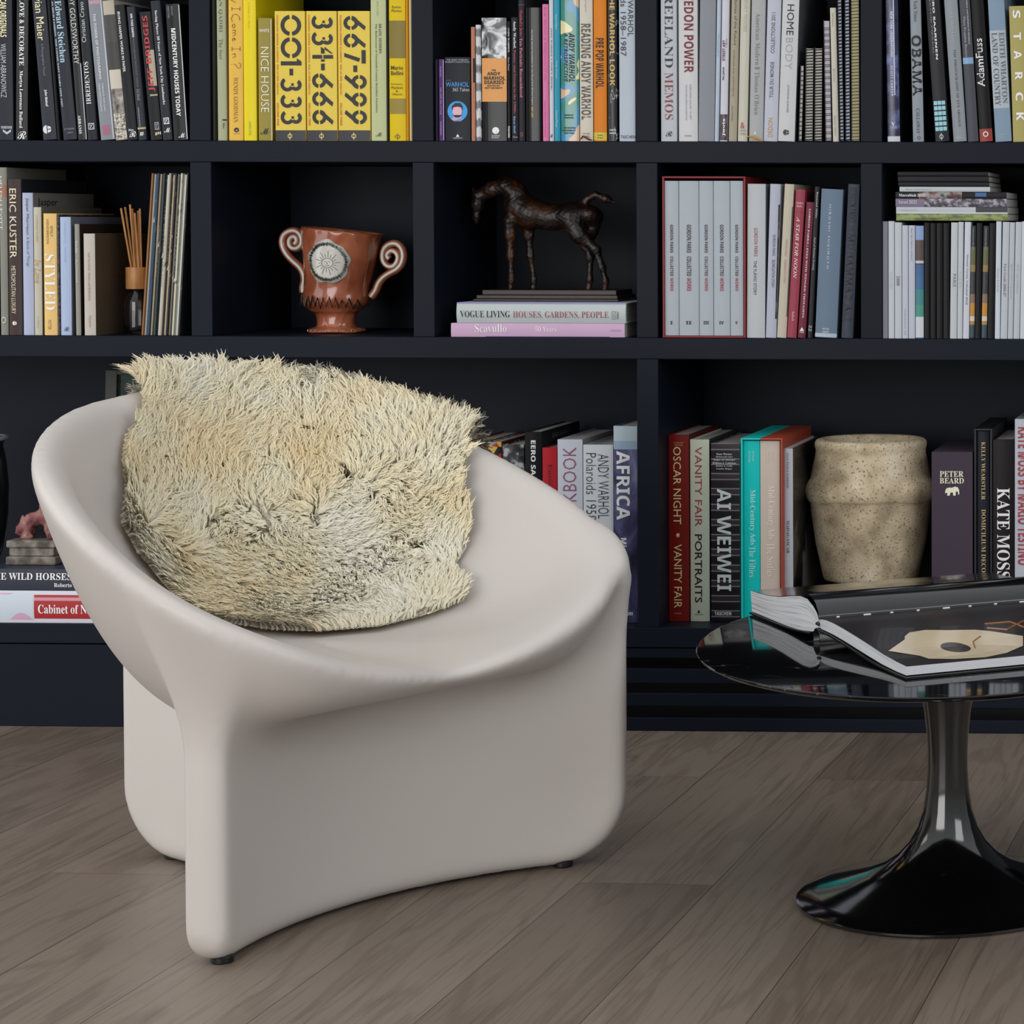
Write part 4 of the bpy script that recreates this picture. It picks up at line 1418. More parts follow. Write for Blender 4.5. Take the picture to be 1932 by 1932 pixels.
def side_text(bk, s, st, c, ya, yb2, d0, d1):
    """lettering on the right-hand cover, d measured back from the spine"""
    root, w, H, zf = bk
    V, F = text_geo(s, st)
    z1, z0 = zf(ya), zf(yb2)
    MB().add([(w + .0003, d0 + u * (d1 - d0), z0 + v * (z1 - z0)) for u, v in V], F).build('cover_lettering', ink(c), root)


side_text(_b, 'Jasper', 's', '#121214', 374, 392, .02, .10)
book(2, 64.8, 80, 391, '#b9b3a2', 'cream grey book with gold script title, middle shelf first bay',
     [T('GORDON PARKS', 'i', '#b0925c', 407, 457, .34, .62), T('In Love', 'i', '#b08840', 489, 535, .10, .86), T('LA FABRICA', 's', '#a5a08e', 596, 620, .35, .6)], group=H1, side='#6d6a60', D=.25)
book(2, 83.2, 108.6, 403, '#dcb873', 'mustard book with a large white serif word, middle shelf first bay',
     [T('EMILY', 's', '#6d5220', 427, 447, .56, .74), T('HENDERSON', 's', '#6d5220', 414, 460, .26, .44), T('STYLED', 'r', '#f0ece2', 480, 585, .10, .90), T('POTTER', 's', '#7d6230', 604, 622, .3, .55)], group=H1)
book(2, 109.2, 113.6, 405, ramp_mat('dark_pattern', [(.42, '#141418'), (.5, '#6a5a62'), (.56, '#1c1c22')], 160), 'very thin dark patterned book right of the mustard one', [], group=H1)
book(2, 114.4, 135.4, 409.5, '#a3b3cf', 'powder blue book with a dark script letter at its foot, middle shelf',
     [T('The Grand Tour', 's', '#8a9ec4', 420, 460, .42, .56), T('THIS IS PAPER', 's', '#8a9ec4', 466, 496, .42, .56), T('R', 'c', '#26303f', 617, 625, .32, .80, 'h')], group=H1, side='#6d7480', D=.25)
book(2, 143, 153, 423, '#8f8c84', 'narrow stone grey book with faint white lettering, middle shelf first bay',
     [T('Wabi-Sabi', 'i', '#d0cdc4', 455, 478, .2, .7), T('Axel Vervoordt', 'i', '#c3c0b6', 488, 534, .2, .7)], xt=139.5, yr=423, group=H1, side='#2c251d', D=.24)
_b = book(2, 159, 181, 441, '#bab3aa', 'pale book with dull red serif lettering and a taupe front cover, beside the glass bottle',
          [T('Axel Vervoordt  Stories and Reflections', 'r', '#a06462', 476, 568, .40, .62), T('Flammarion', 'r', '#a06462', 596, 618, .44, .64)], xt=156.6, yr=441, group=H1, side='#54493c', D=.225)
side_text(_b, 'Axel Vervoordt', 'r', '#8a3a2c', 512, 519, .070, .155)
side_text(_b, 'Stories and Reflections', 'r', '#8a3a2c', 523, 530, .064, .165)

# records
LPC = ['#8a5a2c', '#b9b3a4', '#1f4a6d', '#243a4c', '#c3ab8a', '#17181a', '#2a3a3c', '#111214', '#c9c2b4', '#a8a498', '#16181c', '#b39a72', '#141822', '#8a8478', '#1a1d24', '#c9c2a8', '#8d9a9c', '#d0c9b8', '#23262c']
LPN = ['tan', 'bone white', 'blue', 'slate blue', 'sand', 'black', 'green black', 'jet black', 'ivory', 'stone', 'charcoal', 'ochre', 'midnight', 'taupe', 'ink black', 'straw', 'grey green', 'pale cream', 'graphite']
_n = len(LPC)
for k in range(_n):
    fa, fb = k / _n, (k + 1) / _n
    ul, ur = 267.5 + 72 * fa, 267.5 + 72 * fb
    P = aty(287 + 70 * fa, 327 + 1.5 * ((k * 7) % 3), .014)
    Xl, Xr = xat(ul, Z2T, .014), xat(ur, Z2T, .014)
    th = math.atan2(P[0] - Xl, P[2] - Z2T)
    w = (Xr - Xl) * math.cos(th) - .0004
    H = (P[2] - Z2T) / math.cos(th) - w * math.sin(th)
    place = ('leftmost' if k == 0 else 'rightmost' if k == _n - 1 else 'number %d from the left' % (k + 1))
    r = thing('record_sleeve', '%s edged record sleeve, %s in the leaning row of records' % (LPN[k], place), 'record', (Xl, .012 + .002 * ((k * 5) % 3), Z2T + w * math.sin(th) + .0003), (0, th, 0),
              'record sleeves leaning on the middle shelf')
    m = ramp_mat('worn_edge', [(.36, LPC[k]), (.6, LPC[k]), (.68, '#c9c5bb' if k % 3 else '#5a5248')], 61 + 7 * k, .6, stretch=(1, 1, .5), detail=5)
    MB().box(0, w, 0, .30, 0, H).build('sleeve', m, r, bevel=.0008)
    if k in (5, 7, 8, 10, 12, 14):
        V, F = text_geo(['STEREO  LONG PLAY', 'THE BEST OF', 'SIDE ONE SIDE TWO', 'GREATEST HITS', 'LIVE', 'SONGS'][(5, 7, 8, 10, 12, 14).index(k)], 's')
        MB().add([(w * (.3 + .4 * v), -.0006, H * .62 - u * .10 + .02 * (k % 4)) for u, v in V], F).build('edge_lettering', ink('#8a8478' if k != 8 else '#4a463e'), r)

# reed diffuser
_p = aty(258, 560, .085)
rd = thing('reed_diffuser', 'clear glass diffuser bottle with a wooden collar and thin reeds', 'diffuser', (_p[0], .085, Z2T + .0003))
gm, gnt, gb = newmat('clear_glass')
gb.inputs['Transmission Weight'].default_value = 1
gb.inputs['Roughness'].default_value = .02
gb.inputs['IOR'].default_value = 1.45
gb.inputs['Base Color'].default_value = (.9, .93, .95, 1)
MB().lathe([(0, .0), (.020, .0), (.0235, .003), (.0240, .01), (.0240, .062), (.021, .074), (.0135, .081), (.0125, .094), (.0105, .094), (.0115, .080), (.0190, .072), (.0215, .062), (.0215, .012), (.018, .006), (0, .006)], 40
           ).build('glass_bottle', gm, rd, smooth=True)
WOOD = ramp_mat('light_wood', [(.3, '#a8703c'), (.6, '#c9935c'), (.8, '#b9824c')], 8, .5, stretch=(20, 20, 2))
MB().lathe([(.0128, .0945), (.0128, .089), (.0195, .089), (.0200, .090), (.0200, .131), (.0195, .132), (.006, .132)], 36).build('collar', WOOD, rd, auto=40)
for k, (du, tu, tv) in enumerate([(-6, 229, 393), (-4, 234, 391), (-1, 243, 402), (0, 246, 386), (3, 248, 394), (5, 256, 398), (7, 255, 402), (9, 262, 394)]):
    q = aty(tu + 2, tv, .085 + .006 * ((k % 3) - 1))
    a = Vector((du * .0011, .004 * ((k % 3) - 1), .12))
    b = Vector((q[0] - _p[0], .012 * ((k % 3) - 1), q[2] - Z2T))
    MB().tube([a, a.lerp(b, .5), b], .0021, 8).build('reed', WOOD, rd, auto=40)

# --- middle shelf, third bay: two flat books, horse on a stepped plinth


def flatbook(ul, ur, zb, vt, c, label, items=(), y0=.004, D=.24, rnd=.003, hard=True, group=None, side=None, zt=None, rough=.4, name='book', pm=None, coat=0.0):
    zt = aty((ul + ur) / 2, vt, y0)[2] if zt is None else zt
    w = zt - zb - .0004
    Xl, Xr = xat(ul, (zb + zt) / 2, y0), xat(ur, (zb + zt) / 2, y0)
    root = thing(name, label, 'book', (Xr, y0, zb + .0003), (0, -math.pi / 2, 0), group)
    H = Xr - Xl
    book_mesh(root, w, H, D, rnd, as_mat(c, rough, coat), as_mat(side) if side else None, hard, pm)

    def zf(u):
        return Xr - xat(u, (zb + zt) / 2, y0)
    for it in items:
        put_on_spine(it, root, w, H, rnd, zf)
    return root, zb + w + .0003


_, zt = flatbook(850.7, 1178.5, Z2T, 610, '#c9a7c5', 'lilac pink book lying at the bottom under the horse statuette',
                 [T('Scavullo', 'r', '#e9e2ea', 896, 956, .35, .92), T('50 Years', 'r', '#e9e2ea', 1010, 1050, .40, .78), T('Abrams', 'i', '#b594b4', 1150, 1172, .42, .62), Pt('#4a2f6a', 916, 1150, .0, .05, 'dark_edge')], hard=False,
                 group='flat books under the horse', rnd=.001)
_, zt = flatbook(861, 1180.5, zt, 571, '#b9c2c2', 'pale grey book with black and rose serif capitals directly under the horse plinth',
                 [T('VOGUE LIVING', 'r', '#17181a', 868, 962, .27, .60), T('HOUSES, GARDENS, PEOPLE', 'r', '#9a4a5c', 968, 1148, .22, .58), Mk('square', '#8a9090', 1154, 1162, .2, .6), T('KNOPF', 's', '#6a7070', 1164, 1167, .2, .6, 'u'),
                  Pt('#8a8ab8', 862, 1180, .93, 1.0, 'blue_edge')], group='flat books under the horse', rnd=.004)

BRONZE = ramp_mat('rusty_bronze', [(.32, '#0b0706'), (.5, '#1d110a'), (.62, '#3a1d0c'), (.78, '#5c3013')], 26, .42, detail=7, dist=.8, gain=1.0)
hs = thing('horse_statuette', 'dark brown bronze horse with lowered head on a stepped plinth', 'statuette', tuple(np.array([xat(1037, zt, .14), .14, zt + .0004])))
_hx, _hz = hs.location.x, hs.location.z
_pl = mat('#2a1a15', .4, 'dark_plinth', gain=1, bump=.1)
_zz = 0
for (ua, ub, vt_, ins) in ((900, 1173, 563.5, 0), (904.5, 1170, 556.5, .006), (913, 1166, 547, .014)):
    z1 = aty(1037, vt_, .09)[2] - _hz
    MB().box(xat(ua, _hz, .09) - _hx, xat(ub, _hz, .09) - _hx, -.075 + ins, .075 - ins, _zz, z1).build('plinth_step', _pl, hs, bevel=.0012)
    _zz = z1


def hp(X, Y, dy=0.0):
    """photo position inside the horse's own plane"""
    p = aty(810 + X / 4.712, 290 + Y / 4.712, .14)
    return (p[0] - _hx, dy, p[2] - _hz)


def build_horse():
    f = _zz - .001

    def ft(X, dy):
        p = hp(X, 1190, dy)
        return (p[0], dy, f)
    s = []

    def C(a, b, ra, rb):
        s.append((a, b, ra, rb))
    # trunk and neck
    C(hp(790, 480), hp(900, 530), .0275, .0300)
    C(hp(900, 530), hp(1090, 570), .0300, .0250)
    C(hp(1090, 565), hp(1290, 545), .0240, .0245)
    C(hp(1290, 540), hp(1420, 540), .024, .0185)
    C(hp(800, 430), hp(765, 345), .0245, .0215)
    C(hp(765, 345), hp(690, 290), .0215, .0190)
    C(hp(690, 288), hp(560, 318), .0185, .0150)
    C(hp(560, 318), hp(455, 372), .0148, .0115)
    # head
    C(hp(440, 385), hp(425, 455), .0115, .0108)
    C(hp(425, 455), hp(420, 560), .0100, .0058)
    C(hp(420, 560), hp(418, 612), .0060, .0048)
    # fore legs
    for dy, xs in ((-.014, (730, 740, 742, 748)), (.014, (850, 868, 880, 912))):
        C(hp(xs[0], 600, dy), hp(xs[1] - 6, 720, dy), .0135, .0092)
        C(hp(xs[1] - 6, 720, dy), hp(xs[2], 910, dy), .0088, .0062)
        C(hp(xs[2], 910, dy), hp(xs[3], 1120, dy), .0062, .0042)
        C(hp(xs[3], 1120, dy), ft(xs[3] - 8, dy), .0048, .0062)
    # hind legs
    C(hp(1260, 560, -.013), hp(1350, 720, -.015), .0225, .0165)
    C(hp(1350, 720, -.015), hp(1500, 850, -.015), .0150, .0078)
    C(hp(1500, 850, -.015), hp(1555, 1010, -.015), .0078, .0058)
    C(hp(1555, 1010, -.015), hp(1588, 1130, -.015), .0056, .0048)
    C(hp(1588, 1130, -.015), ft(1582, -.015), .005, .0064)
    C(hp(1450, 560, .012), hp(1430, 680, .014), .0185, .0125)
    C(hp(1430, 680, .014), hp(1380, 820, .014), .0118, .0082)
    C(hp(1380, 820, .014), hp(1415, 920, .014), .0088, .0070)
    C(hp(1415, 920, .014), hp(1410, 1120, .014), .0064, .0050)
    C(hp(1410, 1120, .014), ft(1400, .014), .005, .0064)
    # tail
    C(hp(1350, 460), hp(1410, 400), .0062, .0052)
    C(hp(1410, 400), hp(1475, 362), .0052, .0050)
    C(hp(1475, 362), hp(1570, 400), .0058, .0070)
    C(hp(1570, 400), hp(1650, 436), .0068, .0030)
    # ears
    C(hp(405, 365, -.006), hp(397, 298, -.007), .0040, .0014)
    C(hp(455, 365, .006), hp(466, 296, .007), .0042, .0014)
    a = np.array([q[0] for q in s] + [q[1] for q in s])
    lo, hi = a.min(0) - .035, a.max(0) + .035
    h = .0021
    X, Y, Z = grid(lo, hi, h)
    D = capsules(X, Y, Z, s, .009)
    D += .0007 * np.sin(X * 410 + 2.2 * np.sin(Z * 230)) * np.sin(Z * 380 + 1.7 * np.sin(Y * 300 + X * 150)) + .0004 * np.sin(X * 900 + Y * 700) * np.sin(Z * 850)
    D = np.maximum(D, f - Z)
    V, F = surface_nets(D, lo, h)
    np_mesh('horse', V, F, BRONZE, hs)


build_horse()

# --- middle shelf, second bay: two-handled terracotta cup
VX = xat(645, Z2T, .20)
vs = thing('two_handled_cup', 'lumpy glazed terracotta cup with two scroll handles and a white sun medallion', 'cup', (VX, .17, Z2T + .0003))
VK = (aty(645, 430, .17)[2] - Z2T) / 197.0     # metres per photo pixel at the cup


def vase_mat():
    return ramp_mat('terracotta_glaze', [(.3, '#8a4a30'), (.5, '#a55c40'), (.68, '#b9704f')], 14, .22, coat=.7, gain=1.05)


def vz(v):
    return (627 - v) * VK


def build_cup():
    prof = [(0, 0), (51, 0), (54, 2), (53, 6), (47, 9), (38, 11), (35.5, 14), (35.5, 24), (36, 34), (38, 37), (44, 39.5), (48, 42), (49, 45), (57, 49), (61.5, 56), (62.5, 64), (60.5, 74), (59.5, 88), (62, 104), (65, 125), (68.5, 150), (72, 172), (74, 186),
            (74.5, 191), (73, 194.5), (70, 193), (68, 186), (62, 150), (55, 110), (40, 85), (0, 75)]
    seg = 96
    V, F = [], []
    n = len(prof)
    for k in range(seg):
        a = 2 * math.pi * k / seg
        for r, z in prof:
            lump = 1 + .014 * math.sin(3 * a + z * .06) + .012 * math.sin(7 * a - z * .11) + .009 * math.sin(13 * a + z * .31) + .007 * math.sin(19 * a - z * .23)
            up = max(0, (z - 60) / 134)
            x = r * math.cos(a) * lump + up * 14 + (6 * up if math.cos(a) > 0 else 4 * up) * 0
            y = r * math.sin(a) * lump * .92
            zz = z - up * x * .105 + (1.2 * math.sin(4 * a + 1) if z < 8 and r > 40 else 0) * (1 if z > 0 else 0)
            V.append((x * VK, y * VK, max(0, zz) * VK))
    for k in range(seg):
        j = (k + 1) % seg
        F += [(k * n + i, j * n + i, j * n + i + 1, k * n + i + 1) for i in range(n - 1)]
    o = MB().add(V, F).build('body', vase_mat(), vs, smooth=True)
    ss = o.modifiers.new('subsurf', 'SUBSURF')
    ss.levels = ss.render_levels = 1

    def vp(u, v, d=0.0):                 # photo position in the cup's middle plane
        return ((u - 645) * VK, d, vz(v))
    white = mat('#d3d1c8', .2, 'white_glaze', coat=.6)
    blackg = mat('#14161c', .25, 'black_glaze', gain=1, coat=.5)
    ring = []
    for t in np.linspace(0, 1, 46):
        a = math.radians(-20 + 560 * (1 - t))
        r = 4 + 17 * t ** .8
        ring.append((567 + r * math.cos(a), 458 - r * math.sin(a) * 1.0))
    L = [(p[0], p[1]) for p in ring][:40]
    # spiral, then the sweep down to the body
    left = [(568, 461), (572, 456), (571, 449), (565, 447), (559, 452), (558, 461), (563, 468), (572, 469), (580, 463), (582, 453), (578, 442), (569, 436), (558, 437), (548, 444), (544, 456), (547, 470), (555, 483), (566, 494), (577, 504), (584, 516),
            (586, 530), (583, 542), (584, 552)]
    right = [(748, 488), (744, 484), (745, 478), (752, 473), (760, 476), (764, 484), (762, 494), (755, 502), (745, 502), (737, 494), (735, 481), (739, 468), (750, 460), (762, 460), (771, 469), (774, 483), (770, 498), (761, 508), (748, 515), (736, 523),
             (727, 534), (721, 548), (712, 560)]
    for pts, nm in ((left, 'scroll_handle'), (right, 'scroll_handle')):
        P = [Vector(vp(u, v, .0)) for u, v in pts]
        # smooth by Catmull-Rom
        S = []
        for i in range(len(P) - 1):
            p0, p1, p2, p3 = P[max(0, i - 1)], P[i], P[i + 1], P[min(len(P) - 1, i + 2)]
            for t in (0, .33, .66):
                S.append(.5 * ((2 * p1) + (p2 - p0) * t + (2 * p0 - 5 * p1 + 4 * p2 - p3) * t * t + (3 * p1 - p0 - 3 * p2 + p3) * t ** 3))
        S.append(P[-1])
        h = MB().tube(S, [.0074 * (.85 + .3 * i / len(S)) for i in range(len(S))], 12).build(nm, vase_mat(), vs, smooth=True)
        MB().tube([p + Vector((0, -.0052, 0)) for p in S], .0037, 8).build('white_stripe', white, h, smooth=True)
    # medallion lying on the belly
    def front(u, v, d):
        """point on the front of the belly"""
        z = (627 - v)
        up = max(0, (z - 60) / 134)
        r = np.interp(z, [58, 65, 76, 88, 104, 125, 150, 172, 186], [61.5, 63, 60.5, 59.5, 62, 65, 68.5, 72, 74])
        x = (u - 645)
        xx = min(.96 * r, max(-.96 * r, x - up * 14))
        y = -math.sqrt(max(1, r * r - xx * xx)) * .92
        return (x * VK, (y - d) * VK, (z) * VK)
    cx, cy = 653, 493
    n = 44
    out = []
    for k in range(n):
        a = 2 * math.pi * k / n
        r = 39 + 1.6 * math.sin(5 * a) + 1.3 * math.sin(9 * a + 1)
        out.append((cx + r * math.cos(a) * .98, cy - r * math.sin(a) * 1.03))
    V, F = [front(cx, cy, 5)], []
    rings = [.35, .7, 1.0]
    for q in rings:
        V += [front(cx + (u - cx) * q, cy + (v - cy) * q, 4.6 if q < 1 else 3.8) for u, v in out]
    V += [front(u, v, -2) for u, v in out]
    for k in range(n):
        j = (k + 1) % n
        F.append((0, 1 + k, 1 + j))
        for q in range(3):
            F.append((1 + q * n + k, 1 + (q + 1) * n + k, 1 + (q + 1) * n + j, 1 + q * n + j))
    me = MB().add(V, [f[::-1] for f in F]).build('sun_medallion', white, vs, smooth=True)
    rr = random.Random(3)
    pts = []
    for k in range(150):
        a = 2 * math.pi * k / 150
        r = 33.5 + (3.2 if k % 2 else -3.2) * rr.uniform(.5, 1.1)
        pts.append(front(cx + r * math.cos(a), cy - r * math.sin(a), 5.2))
    MB().tube(pts + [pts[0]], .0013, 5).build('squiggle_border', blackg, me)
    sun = MB()
    c2 = (654, 495)
    sun.tube([front(c2[0] + 10.5 * math.cos(t), c2[1] - 8.8 * math.sin(t), 5.3) for t in np.linspace(0, 6.283, 25)], .00035, 4)
    for k in range(18):
        a = 2 * math.pi * k / 18
        r1 = 17 if k % 2 else 23
        sun.tube([front(c2[0] + 12 * math.cos(a), c2[1] - 10.5 * math.sin(a), 5.3), front(c2[0] + r1 * math.cos(a + .04), c2[1] - r1 * math.sin(a + .04), 5.3)], .00033, 4)
    for st in ([(-5, -2), (-2, -3)], [(2, -3), (5, -2)], [(0, -2), (-1, 2), (1, 2)], [(-4, 4.5), (0, 5.5), (4, 4.5)]):
        sun.tube([front(c2[0] + x, c2[1] + y, 5.3) for x, y in st], .00033, 4)
    sun.build('sun_drawing', mat('#3a241c', .4, 'brown_line', gain=1), me)
    zg = MB()
    P = []
    for k in range(23):
        u = 584 + 5.4 * k
        P.append(front(u, (557 if k % 2 else 575) + rr.uniform(-3, 3) + .05 * (u - 584), 1.8))
    zg.tube(P, .0019, 5)
    zg.build('zigzag_line', blackg, vs)
    dash = MB()
    for k in range(9):
        u = 602 + 10.5 * k
        r = 53
        x = u - 645
        y = -math.sqrt(max(4, r * r - x * x)) * .92
        dash.tube([(x * VK, (y - .8) * VK, 3 * VK), ((x + .6) * VK, (y - .3) * VK, 7 * VK)], .0012, 5)
    dash.build('foot_dashes', blackg, vs)


build_cup()

# --- middle shelf, fourth bay: boxed set of five and loose books


def slipcase(row, ul, ur, vt, label, m, wall=.004, y0=.004, D=.25, m2=None, split=.5):
    zb = ROWZ[row]
    Xl, Xr = xat(ul, zb, y0), xat(ur, zb, y0)
    H = aty((ul + ur) / 2, vt, y0)[2] - zb
    w = Xr - Xl
    r = thing('slipcase', label, 'slipcase', (Xl, y0, zb + .0003))
    def half(a, b, left, right, mm, nm):
        mb = MB()
        if left:
            mb.box(a, a + wall, 0, D, 0, H)
        if right:
            mb.box(b - wall, b, 0, D, 0, H)
        x0, x1 = a + (wall if left else 0), b - (wall if right else 0)
        mb.box(x0, x1, 0, D, H - wall, H).box(x0, x1, 0, D, 0, wall).box(x0, x1, D - wall, D, wall, H - wall)
        mb.build(nm, mm, r, bevel=.001)
    if m2 is None:
        half(0, w, True, True, m, 'case')
    else:
        half(0, w * split, True, False, m, 'case')
        half(w * split, w, False, True, m2, 'case')
    return r, Xl, w, H, zb


def inner_book(ul, ur, vt, vb, c, label, items, y0, zb, D, group, rnd=.0015, hard=True):
    Xl, Xr = xat(ul, zb, y0), xat(ur, zb, y0)
    w = Xr - Xl - .0003
    yb_ = proj((Xl, y0, zb))[1]
    H = aty(ul, vt, y0)[2] - zb
    root = thing('book', label, 'book', (Xl, y0, zb + .0003), (0, 0, 0), group)
    book_mesh(root, w, H, D, rnd, as_mat(c), None, hard)
    yt = proj((Xl, y0, zb + H))[1]
    for it in items:
        put_on_spine(it, root, w, H, rnd, lambda y: H * (yb_ - y) / (yb_ - yt))


_r, _x, _w, _h, _z = slipcase(2, 1250.3, 1407, 333, 'dark red slipcase holding five grey volumes', mat('#7d1c24', .5, 'red_board'), .0038, y0=.002, D=.24)
for k, (a, b, rn) in enumerate(((1254.6, 1281, 'I'), (1281.6, 1319, 'II'), (1319.6, 1346.2, 'III'), (1346.8, 1377.6, 'IV'), (1378.2, 1402.6, 'V'))):
    inner_book(a, b, 341.5, 632, '#a9b0b8', ['first', 'second', 'third', 'fourth', 'fifth'][k] + ' from the left of five light grey volumes in the red slipcase, numeral ' + rn,
               [T('GORDON PARKS', 'b', '#1a1b1f', 424, 477, .40, .62), T('COLLECTED', 'b', '#1a1b1f', 484, 521, .40, .62), T('WORKS', 'b', '#8e1f2b', 524, 549, .40, .62), T(rn, 'B', '#1a1b1f', 606, 612, .44 - .05 * len(rn), .50 + .06 * len(rn), 'h')],
               .004, _z + .0042, .22, 'five light grey volumes in the red slipcase')
book(2, 1408.8, 1443.4, 347, '#b7bbbe', 'thick light grey book with red then black title, right of the red slipcase',
     [T('GORDON PARKS', 's', '#8e2a34', 430, 484, .38, .58), T('THE FLÁVIO STORY', 's', '#26282c', 492, 557, .36, .58)], xt=1410.2, yr=347, group=H3, side='#7d858a')
book(2, 1444.4, 1464.4, 347, '#afb3c2', 'light lavender grey book with a black photo strip on its right edge, middle shelf',
     [T('GORDON PARKS', 's', '#3a3c44', 443, 483, .42, .68), T('SEGREGATION STORY', 's', '#3a3c44', 490, 543, .42, .68), Pt(ramp_mat('bw_photo', [(.4, '#0e0f12'), (.55, '#2a2f36'), (.7, '#7d868e')], 40), 386, 602, .86, 1.0, 'photo_strip')], xt=1453, yr=347, group=H3)
book(2, 1465.4, 1483.4, 347, '#bfb6a4', 'cream book with faint rose lettering, left of the crimson one', [T('GORDON PARKS', 's', '#a5787c', 452, 484, .40, .62), T('SEGREGATION STORY', 's', '#a5787c', 490, 535, .40, .62), Pt('#17191d', 390, 598, .92, 1.0, 'dark_strip')],
     xt=1480.5, yr=347, group=H3)
book(2, 1484.4, 1502.6, 357, '#974150', 'crimson book with white italic capitals on the middle shelf', [T('Gordon', 'R', '#d9b9bd', 381, 385, .15, .85, 'h'), T('Parks', 'R', '#d9b9bd', 387, 391, .2, .8, 'h'), Pt('#6d2c38', 400, 401, .1, .9, 'rule'),
     T('A STAR FOR NOON', 'i', '#e9d6d6', 409, 526, .28, .66), T('Bulfinch', 'i', '#d9b9bd', 588, 606, .35, .68)], xt=1501.5, yr=357, group=H3)
book(2, 1504.8, 1519.6, 381, '#6d2a3a', 'shorter burgundy book right of the crimson one', [T('GORDON PARKS | EYES WITH WINGED THOUGHTS', 'R', '#e0ced0', 394, 600, .36, .66), Mk('tri', WHITE, 618, 625, .2, .8), T('ATRIA', 's', WHITE, 626, 629, .2, .8, 'h')], xt=1521.4, yr=381, group=H3)
book(2, 1521.8, 1532.2, 352, '#2a2c2e', 'narrow charcoal book left of the wide steel blue one', [T('Raymond Miller', 'R', '#b9bcbe', 362, 412, .40, .85), T('Soul of Summer Evening', 'i', '#b9bcbe', 448, 510, .3, .8), T('ZZ', 'l', WHITE, 614, 626, .2, .8)], xt=1535.8, yr=352, group=H3)
book(2, 1537.4, 1578.6, 356, '#65778b', 'wide steel blue book with spaced white capitals, middle shelf', [T('H I R O S H I', 's', '#c3ced8', 387, 437, .40, .50), T('S U G I M O T O', 's', '#c3ced8', 446, 508, .40, .50), T('HATJE', 'B', '#b9c6d2', 620, 624, .34, .64, 'h'), T('CANTZ', 'B', '#b9c6d2', 625.5, 629.5, .34, .64, 'h'),
     Pt('#aab6c2', 630, 637, .0, 1, 'pale_foot')], xt=1549.8, yr=356, group=H3)
book(2, 1587, 1609, 347, '#3a3f4a', 'slate book with darker condensed capitals, rightmost in the boxed-set bay', [T('GORDON PARKS', 'b', '#1b1e26', 354, 420, .14, .78), T('×', 's', '#1b1e26', 426, 437, .2, .7), T('MUHAMMAD ALI', 'b', '#1b1e26', 441, 606, .14, .80)], xt=1600.4, yr=347, group=H3)

